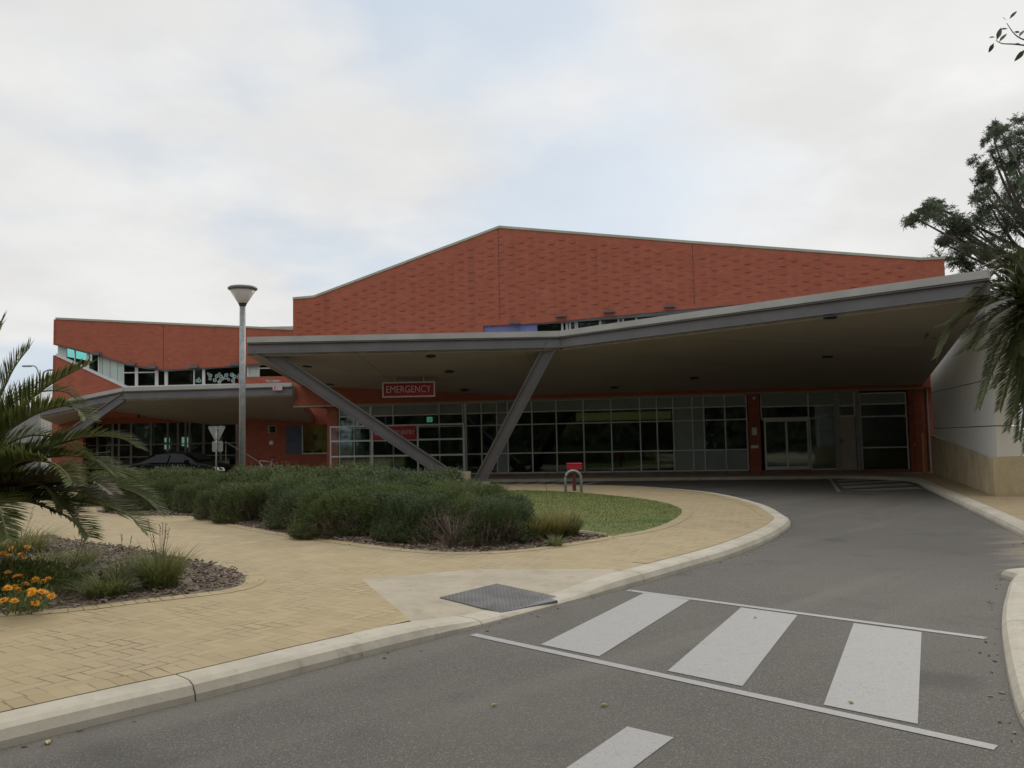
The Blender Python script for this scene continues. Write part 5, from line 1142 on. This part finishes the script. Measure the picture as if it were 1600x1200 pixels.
FL = [((48, 541), [(-35, 690), (-5, 630), (22, 575), (48, 541)], .2), ((137, 570), [(-20, 705), (30, 640), (80, 600), (137, 570)], -.1), ((133, 652), [(-20, 705), (40, 655), (95, 635), (120, 640), (135, 655)], -.5),
      ((213, 697), [(0, 735), (60, 705), (130, 684), (185, 684), (214, 699)], .25), ((112, 752), [(-20, 760), (30, 722), (75, 722), (100, 736), (114, 756)], -.9), ((222, 752), [(0, 765), (80, 742), (150, 733), (200, 741), (224, 754)], .6),
      ((251, 800), [(0, 775), (70, 757), (150, 756), (215, 772), (252, 803)], .1), ((228, 830), [(0, 785), (70, 780), (140, 785), (195, 802), (228, 830)], -.35), ((139, 838), [(-20, 790), (40, 783), (90, 800), (122, 818), (140, 840)], -.7),
      ((10, 838), [(-45, 775), (-20, 775), (0, 800), (12, 842)], -1.0), ((20, 512), [(-50, 690), (-30, 600), (-12, 540), (2, 500)], .4), ((90, 600), [(-30, 700), (10, 640), (50, 615), (100, 612), (125, 630)], .5), ((60, 690), [(-30, 730), (20, 690), (60, 680), (100, 690), (130, 712)], .9), ((170, 740), [(-10, 750), (50, 720), (110, 712), (150, 722), (178, 742)], -.2),
      ((180, 790), [(-10, 770), (60, 765), (120, 768), (160, 782), (188, 806)], .4), ((85, 790), [(-30, 770), (10, 752), (50, 752), (80, 768), (98, 795)], -.5)]
specs = []
for _, pp, dy in FL:
    n_ = len(pp) - 1; specs.append(([cr_ + Vector((0.05, 0, 0))] + [yp(x, y, Yp + dy * (i + 1) / (n_ + 1)) for i, (x, y) in enumerate(pp)], M_palm, .46))
R.seed(3)
for k in range(12):                         # fronds of the far half of the crown, outside the photo
    a = rad(110 + k * 14 + R.uniform(-5, 5)); L_ = R.uniform(1.7, 2.3); rise = R.uniform(.3, 1.5); dv = Vector((math.cos(a), math.sin(a), 0)); specs.append(([cr_, cr_ + dv * L_ * .35 + Vector((0, 0, rise * .8)), cr_ + dv * L_ * .75 + Vector((0, 0, rise)), cr_ + dv * L_ + Vector((0, 0, rise * .7 - .3))], M_palm, .38))
R.seed(9)
for pp, dy in (([(-20, 780), (60, 775), (100, 792), (122, 822)], .3), ([(-10, 770), (80, 752), (140, 752), (176, 772)], -.8)):
    n_ = len(pp); specs.append(([cr_] + [yp(x, y, Yp + dy * (i + 1) / n_) for i, (x, y) in enumerate(pp)], M_skirt, .36))
palm((pc.x, Yp, ZT), .85, 'young palm with low arching fronds reaching over the flower bed', specs, M_palm, .2, 4, .0155, .07)
Yq = 20.9; qc = yp(1614, 470, Yq); cq_ = Vector((qc.x, Yq, qc.z))
FR = [([(1600, 462), (1560, 470), (1510, 492), (1466, 512)], -1.6), ([(1598, 470), (1560, 490), (1530, 510), (1500, 532)], -1.9), ([(1598, 480), (1570, 500), (1530, 530), (1496, 556)], -1.2), ([(1600, 490), (1575, 530), (1550, 580), (1530, 637)], -1.5), ([(1605, 490), (1585, 540), (1568, 580), (1553, 606)], -.9),
      ([(1598, 460), (1570, 455), (1530, 470), (1490, 510), (1464, 560)], -1.0), ([(1602, 450), (1585, 425), (1560, 418), (1545, 432)], -.6), ([(1605, 450), (1600, 415), (1590, 395), (1572, 385)], -.3), ([(1606, 495), (1596, 560), (1588, 620), (1575, 672)], -1.3), ([(1600, 480), (1570, 510), (1545, 540), (1527, 550)], -1.6),
      ([(1610, 500), (1606, 570), (1600, 630), (1592, 690)], -1.6), ([(1612, 500), (1615, 580), (1612, 650), (1604, 705)], -1.0), ([(1605, 470), (1580, 478), (1548, 500), (1520, 545)], -2.1), ([(1604, 455), (1575, 440), (1540, 445), (1508, 470)], -1.3)]
specs = []
FR += [([(1604, 468), (1570, 462), (1525, 480), (1480, 508)], -.8), ([(1606, 480), (1580, 505), (1555, 545), (1541, 590)], -1.1), ([(1606, 485), (1590, 530), (1575, 590), (1562, 640)], -1.6), ([(1602, 474), (1565, 480), (1530, 500), (1505, 522)], -1.0), ([(1610, 450), (1590, 410), (1570, 402), (1548, 412)], -.9), ([(1606, 460), (1585, 452), (1560, 460), (1530, 486)], -1.9), ([(1612, 490), (1604, 550), (1598, 600), (1584, 648)], -.7)]
for pp, dy in FR:
    n_ = len(pp); specs.append(([cq_] + [yp(x, y, Yq - 1.9 + dy * .25 * (i + 1) / n_) for i, (x, y) in enumerate(pp)], M_palmr, .5))
for k in range(14):
    a = rad(-60 + k * 15); L_ = R.uniform(2.0, 2.7); rise = R.uniform(-.2, 1.3); dv = Vector((math.cos(a), math.sin(a), 0)); specs.append(([cq_, cq_ + dv * L_ * .35 + Vector((0, 0, rise * .8 + .2)), cq_ + dv * L_ * .75 + Vector((0, 0, rise * .7)), cq_ + dv * L_ + Vector((0, 0, rise * .4 - .8))], M_palmr, .44))
R.seed(5)
for k in range(16):                         # dead fronds hanging as a skirt
    a = k * .3927 + R.uniform(-.1, .1); dv = Vector((math.cos(a), math.sin(a), 0)); L_ = R.uniform(1.6, 2.6); b = cq_ - Vector((0, 0, .15)); specs.append(([b, b + dv * .45 + Vector((0, 0, -.1)), b + dv * .62 + Vector((0, 0, -.9)), b + dv * .55 + Vector((0, 0, -L_))], M_skirt, .24))
palm((qc.x, Yq, .1), qc.z - .1, 'tall palm with a shaggy skirt of fronds beside the white wall', specs, M_palmr, .26, 6, .025, .10)

# airy tree behind the canopy end
def leafy(mb, c, r, n, ll, lw, droop=.6):
    for i in range(n):
        v = Vector((R.gauss(0, 1), R.gauss(0, 1), R.gauss(0, 1))); v = v.normalized() * (R.random() ** .45) * r; v.z *= .85
        leafq(mb, c + v, Vector((R.gauss(0, .6), R.gauss(0, .6), R.gauss(0, .5) - droop)), lw * R.uniform(.7, 1.3), ll * R.uniform(.6, 1.3))
def spray(mb, wood, c, r, n, ll, lw):     # a loose spray: thin twigs carrying slim leaves, gaps between them
    for i in range(n):
        d = Vector((R.gauss(0, 1), R.gauss(0, 1), R.gauss(0, .8) + .25)).normalized(); s_ = c + d * r * R.uniform(.0, .35); e = c + d * r * R.uniform(.7, 1.25); wood.tube([s_, e], [.014, .005], 3, False)
        for k in range(15):
            q = s_ + (e - s_) * R.random() ** .7; leafq(mb, q, d * .5 + Vector((R.gauss(0, .6), R.gauss(0, .6), R.gauss(0, .5) - .35)), lw * R.uniform(.7, 1.3), ll * R.uniform(.6, 1.3))
R.seed(21); Yt = 41; tb = yp(1652, 700, Yt); Tr_ = thing('tree', (tb.x, Yt, 0), 'airy fine leaved tree rising above the end of the canopy', 'tree'); tb = Vector((tb.x, Yt, 0))
cl = [(1425, 338, 9), (1440, 346, 17), (1456, 338, 18), (1462, 322, 14), (1478, 358, 24), (1472, 335, 18), (1500, 378, 28), (1495, 350, 24), (1520, 350, 26), (1516, 392, 26), (1540, 385, 34), (1568, 352, 36), (1545, 318, 20), (1532, 270, 14), (1550, 240, 20), (1552, 215, 14), (1575, 216, 22), (1598, 240, 30), (1580, 290, 26), (1604, 300, 36), (1500, 408, 18), (1560, 410, 36), (1590, 390, 36), (1538, 300, 12), (1560, 268, 20), (1620, 340, 50), (1640, 260, 48), (1670, 340, 50), (1660, 210, 40), (1700, 290, 60), (1640, 400, 46), (1470, 378, 8), (1562, 196, 10), (1610, 205, 22)]
trunk_t = [tb, tb + Vector((-.2, 0, 3)), tb + Vector((.1, 0, 7)), tb + Vector((-.1, 0, 11))]
bm_ = MB(); bm_.tube(cat_mull(trunk_t, 4), [.42 - .025 * i for i in range(13)], 10); fol = MB(); lm = MB()
for i, (x, y, r) in enumerate(cl):
    c = yp(x, y, Yt + R.uniform(-2.4, 2.4)); rm = r * Yt / FPX
    for k in range(5): spray(fol, lm, c + Vector((R.gauss(0, .5), R.gauss(0, .7), R.gauss(0, .5))) * rm, rm * R.uniform(.45, .8), int(7 + r * .62), .20, .017)
    s = tb + Vector((0, 0, max(3.0, min(10.5, c.z - 2.5 - R.random())))); mdl = s + (c - s) * .55 + Vector((R.gauss(0, .2), R.gauss(0, .2), -.15)); lm.tube(cat_mull([s, mdl, c], 4), [.11 * (1 - k / 9) + .012 for k in range(9)], 6, False)
bm_.build('trunk', M_bark, Tr_, True); lm.build('limb', M_bark, Tr_, True); fol.build('crown', M_gum, Tr_)

# broad-leaved tree just outside the frame: a few leafy twigs reach into the picture
R.seed(31); Yn = 7.2; nb = Vector((6.9, 8.3, .1)); Tn = thing('overhanging_tree', nb, 'broad leaved tree whose dark twigs hang into the upper corner above the palm', 'tree')
mb = MB(); mb.tube(cat_mull([nb, nb + Vector((-.1, -.1, 2)), nb + Vector((.1, -.2, 4)), nb + Vector((0, -.3, 6.5))], 4), [.2 - .009 * k for k in range(13)], 10); mb.build('trunk', M_bark, Tn, True)
lm = MB(); fol = MB()
def bigleaf(p, d, l, wf=.32):
    d = d.normalized(); s = d.cross(Vector((R.gauss(0, .4), -1, R.gauss(0, .4)))).normalized(); nn = s.cross(d); V = []; prof = ((0, .0), (.15, .35), (.4, 1), (.65, .9), (.87, .45), (1, 0))
    for t, k in prof: q = p + d * l * t + nn * (-.12 * l * t * t); V += [q - s * l * wf * .5 * k + nn * .04 * l * k, q, q + s * l * wf * .5 * k + nn * .04 * l * k]
    F_ = []
    for i in range(len(prof) - 1): F_ += [(3 * i, 3 * i + 1, 3 * i + 4, 3 * i + 3), (3 * i + 1, 3 * i + 2, 3 * i + 5, 3 * i + 4)]
    fol.add(V, F_)
def twig(pxs, leaves, Yn=Yn):
    P = cat_mull([yp(x, y, Yn) for x, y in pxs], 6); lm.tube(P, [.010 - .0075 * i / len(P) for i in range(len(P))], 5, False)
    for x, y, ex, ey in leaves: a, b = yp(x, y, Yn), yp(ex, ey, Yn + R.uniform(-.03, .03)); bigleaf(a, b - a, (b - a).length, R.uniform(.3, .42))
twig([(1660, 60), (1625, 66), (1600, 62), (1585, 53), (1573, 36)], [(1577, 30, 1589, 16), (1573, 33, 1567, 26), (1584, 50, 1594, 50), (1592, 58, 1601, 45), (1600, 62, 1606, 48)])
twig([(1650, 72), (1615, 72), (1585, 69), (1566, 68), (1556, 63)], [(1561, 66, 1573, 51), (1557, 63, 1565, 42), (1553, 67, 1545, 82), (1555, 58, 1545, 58), (1586, 68, 1600, 70), (1602, 77, 1586, 95), (1562, 46, 1575, 44)])
twig([(1680, 330), (1640, 290), (1610, 270), (1588, 252)], [(1590, 258, 1581, 234), (1588, 250, 1578, 226), (1600, 262, 1606, 240), (1606, 270, 1590, 290), (1598, 300, 1586, 318), (1612, 285, 1600, 305), (1590, 262, 1572, 275), (1618, 300, 1604, 330)])
for i in range(34):                          # the rest of the crown, outside the photo
    a = R.uniform(0, 6.283); rr = R.uniform(.5, 1.3); e = nb + Vector((.9 + rr * math.cos(a) * .9, .6 + rr * math.sin(a) * 1.2, R.uniform(4.3, 7.2))); s = nb + Vector((0, -.2, R.uniform(3.5, 6.2))); lm.tube(cat_mull([s, (s + e) / 2 + Vector((0, 0, .2)), e], 4), [.04 - .004 * k for k in range(9)], 5, False)
    for k in range(42): q = e + Vector((R.gauss(0, .3), R.gauss(0, .35), R.gauss(0, .3))); bigleaf(q, Vector((R.gauss(0, 1), R.gauss(0, 1), R.gauss(-.3, .6))), R.uniform(.06, .10))
for px, py in ((1660, 60), (1650, 72), (1680, 330)):
    e = yp(px, py, Yn); s = nb + Vector((0, -.2, min(6, e.z - .4))); lm.tube(cat_mull([s, (s + e) / 2 + Vector((0, 0, .15)), e], 4), [.035 - .003 * k for k in range(9)], 6, False)
lm.build('limb', M_bark, Tn, True); fol.build('crown', M_fig, Tn)

# unseen trees behind the photographer, added to darken glazing reflections and block low sky
R.seed(41); mb = MB()
for i in range(84):
    a = R.uniform(-1, 1); x = a * 58; y = -9 - R.uniform(0, 9) + max(0, abs(a) - .55) * 50; h = R.uniform(11, 18)
    mb.tube([(x, y, -.03), (x + R.gauss(0, .3), y, h * .6)], [.3, .15], 6, False)
    for k in range(13): leafy(mb, Vector((x + R.gauss(0, 1.6), y + R.gauss(0, 1.4), R.uniform(.8, h))), 2.5, 120, .65, .22, .2)
for i in range(46):                           # more unseen rows behind and at the sides, added to block low sky light
    if i < 18: x, y, h = R.uniform(-75, 75), -30 - R.uniform(0, 8), R.uniform(10, 15)
    elif i < 34: x, y, h = -42 - R.uniform(0, 14), R.uniform(-4, 24), R.uniform(9, 15)
    else: x, y, h = 26 + R.uniform(0, 12), R.uniform(-6, 14), R.uniform(9, 14)
    mb.tube([(x, y, -.03), (x + R.gauss(0, .3), y, h * .6)], [.3, .15], 6, False)
    for k in range(14): leafy(mb, Vector((x + R.gauss(0, 2.4), y + R.gauss(0, 2.0), R.uniform(.6, h))), 3.0, 110, .8, .3, .2)
stuff(mb.build('unseen_tree_screen', M_gum))

# fallen leaves on the road
R.seed(61)
for k, (x, y, s) in enumerate(((944, 1102, .05), (772, 1102, .045), (75, 1160, .07), (1330, 1098, .04), (1180, 965, .035))):
    p = gp(x, y, .008); a = R.uniform(0, 6.28); d = Vector((math.cos(a), math.sin(a), 0)); q = Vector((-d.y, d.x, 0)) * .3; mb = MB(); pts = [p - d * s * .5, p - q * s * .8, p + d * s * .5, p + q * s * .8]; mb.hexa(pts, [v + Vector((0, 0, .004 + (.006 if i % 2 else 0))) for i, v in enumerate(pts)])
    o = mb.build('fallen_leaf', plain('dead_leaf', (.42, .33, .16), .8) if k == 0 else bpy.data.materials['dead_leaf'])
    tag(o, ('small dry leaf lying below the zebra crossing line', 'tiny straw coloured leaf on the open asphalt', 'dry leaf lying by the kerb in the lower corner', 'tiny leaf on the third white stripe', 'tiny leaf on the middle white stripe')[k], 'leaf', 'fallen leaves on the road')
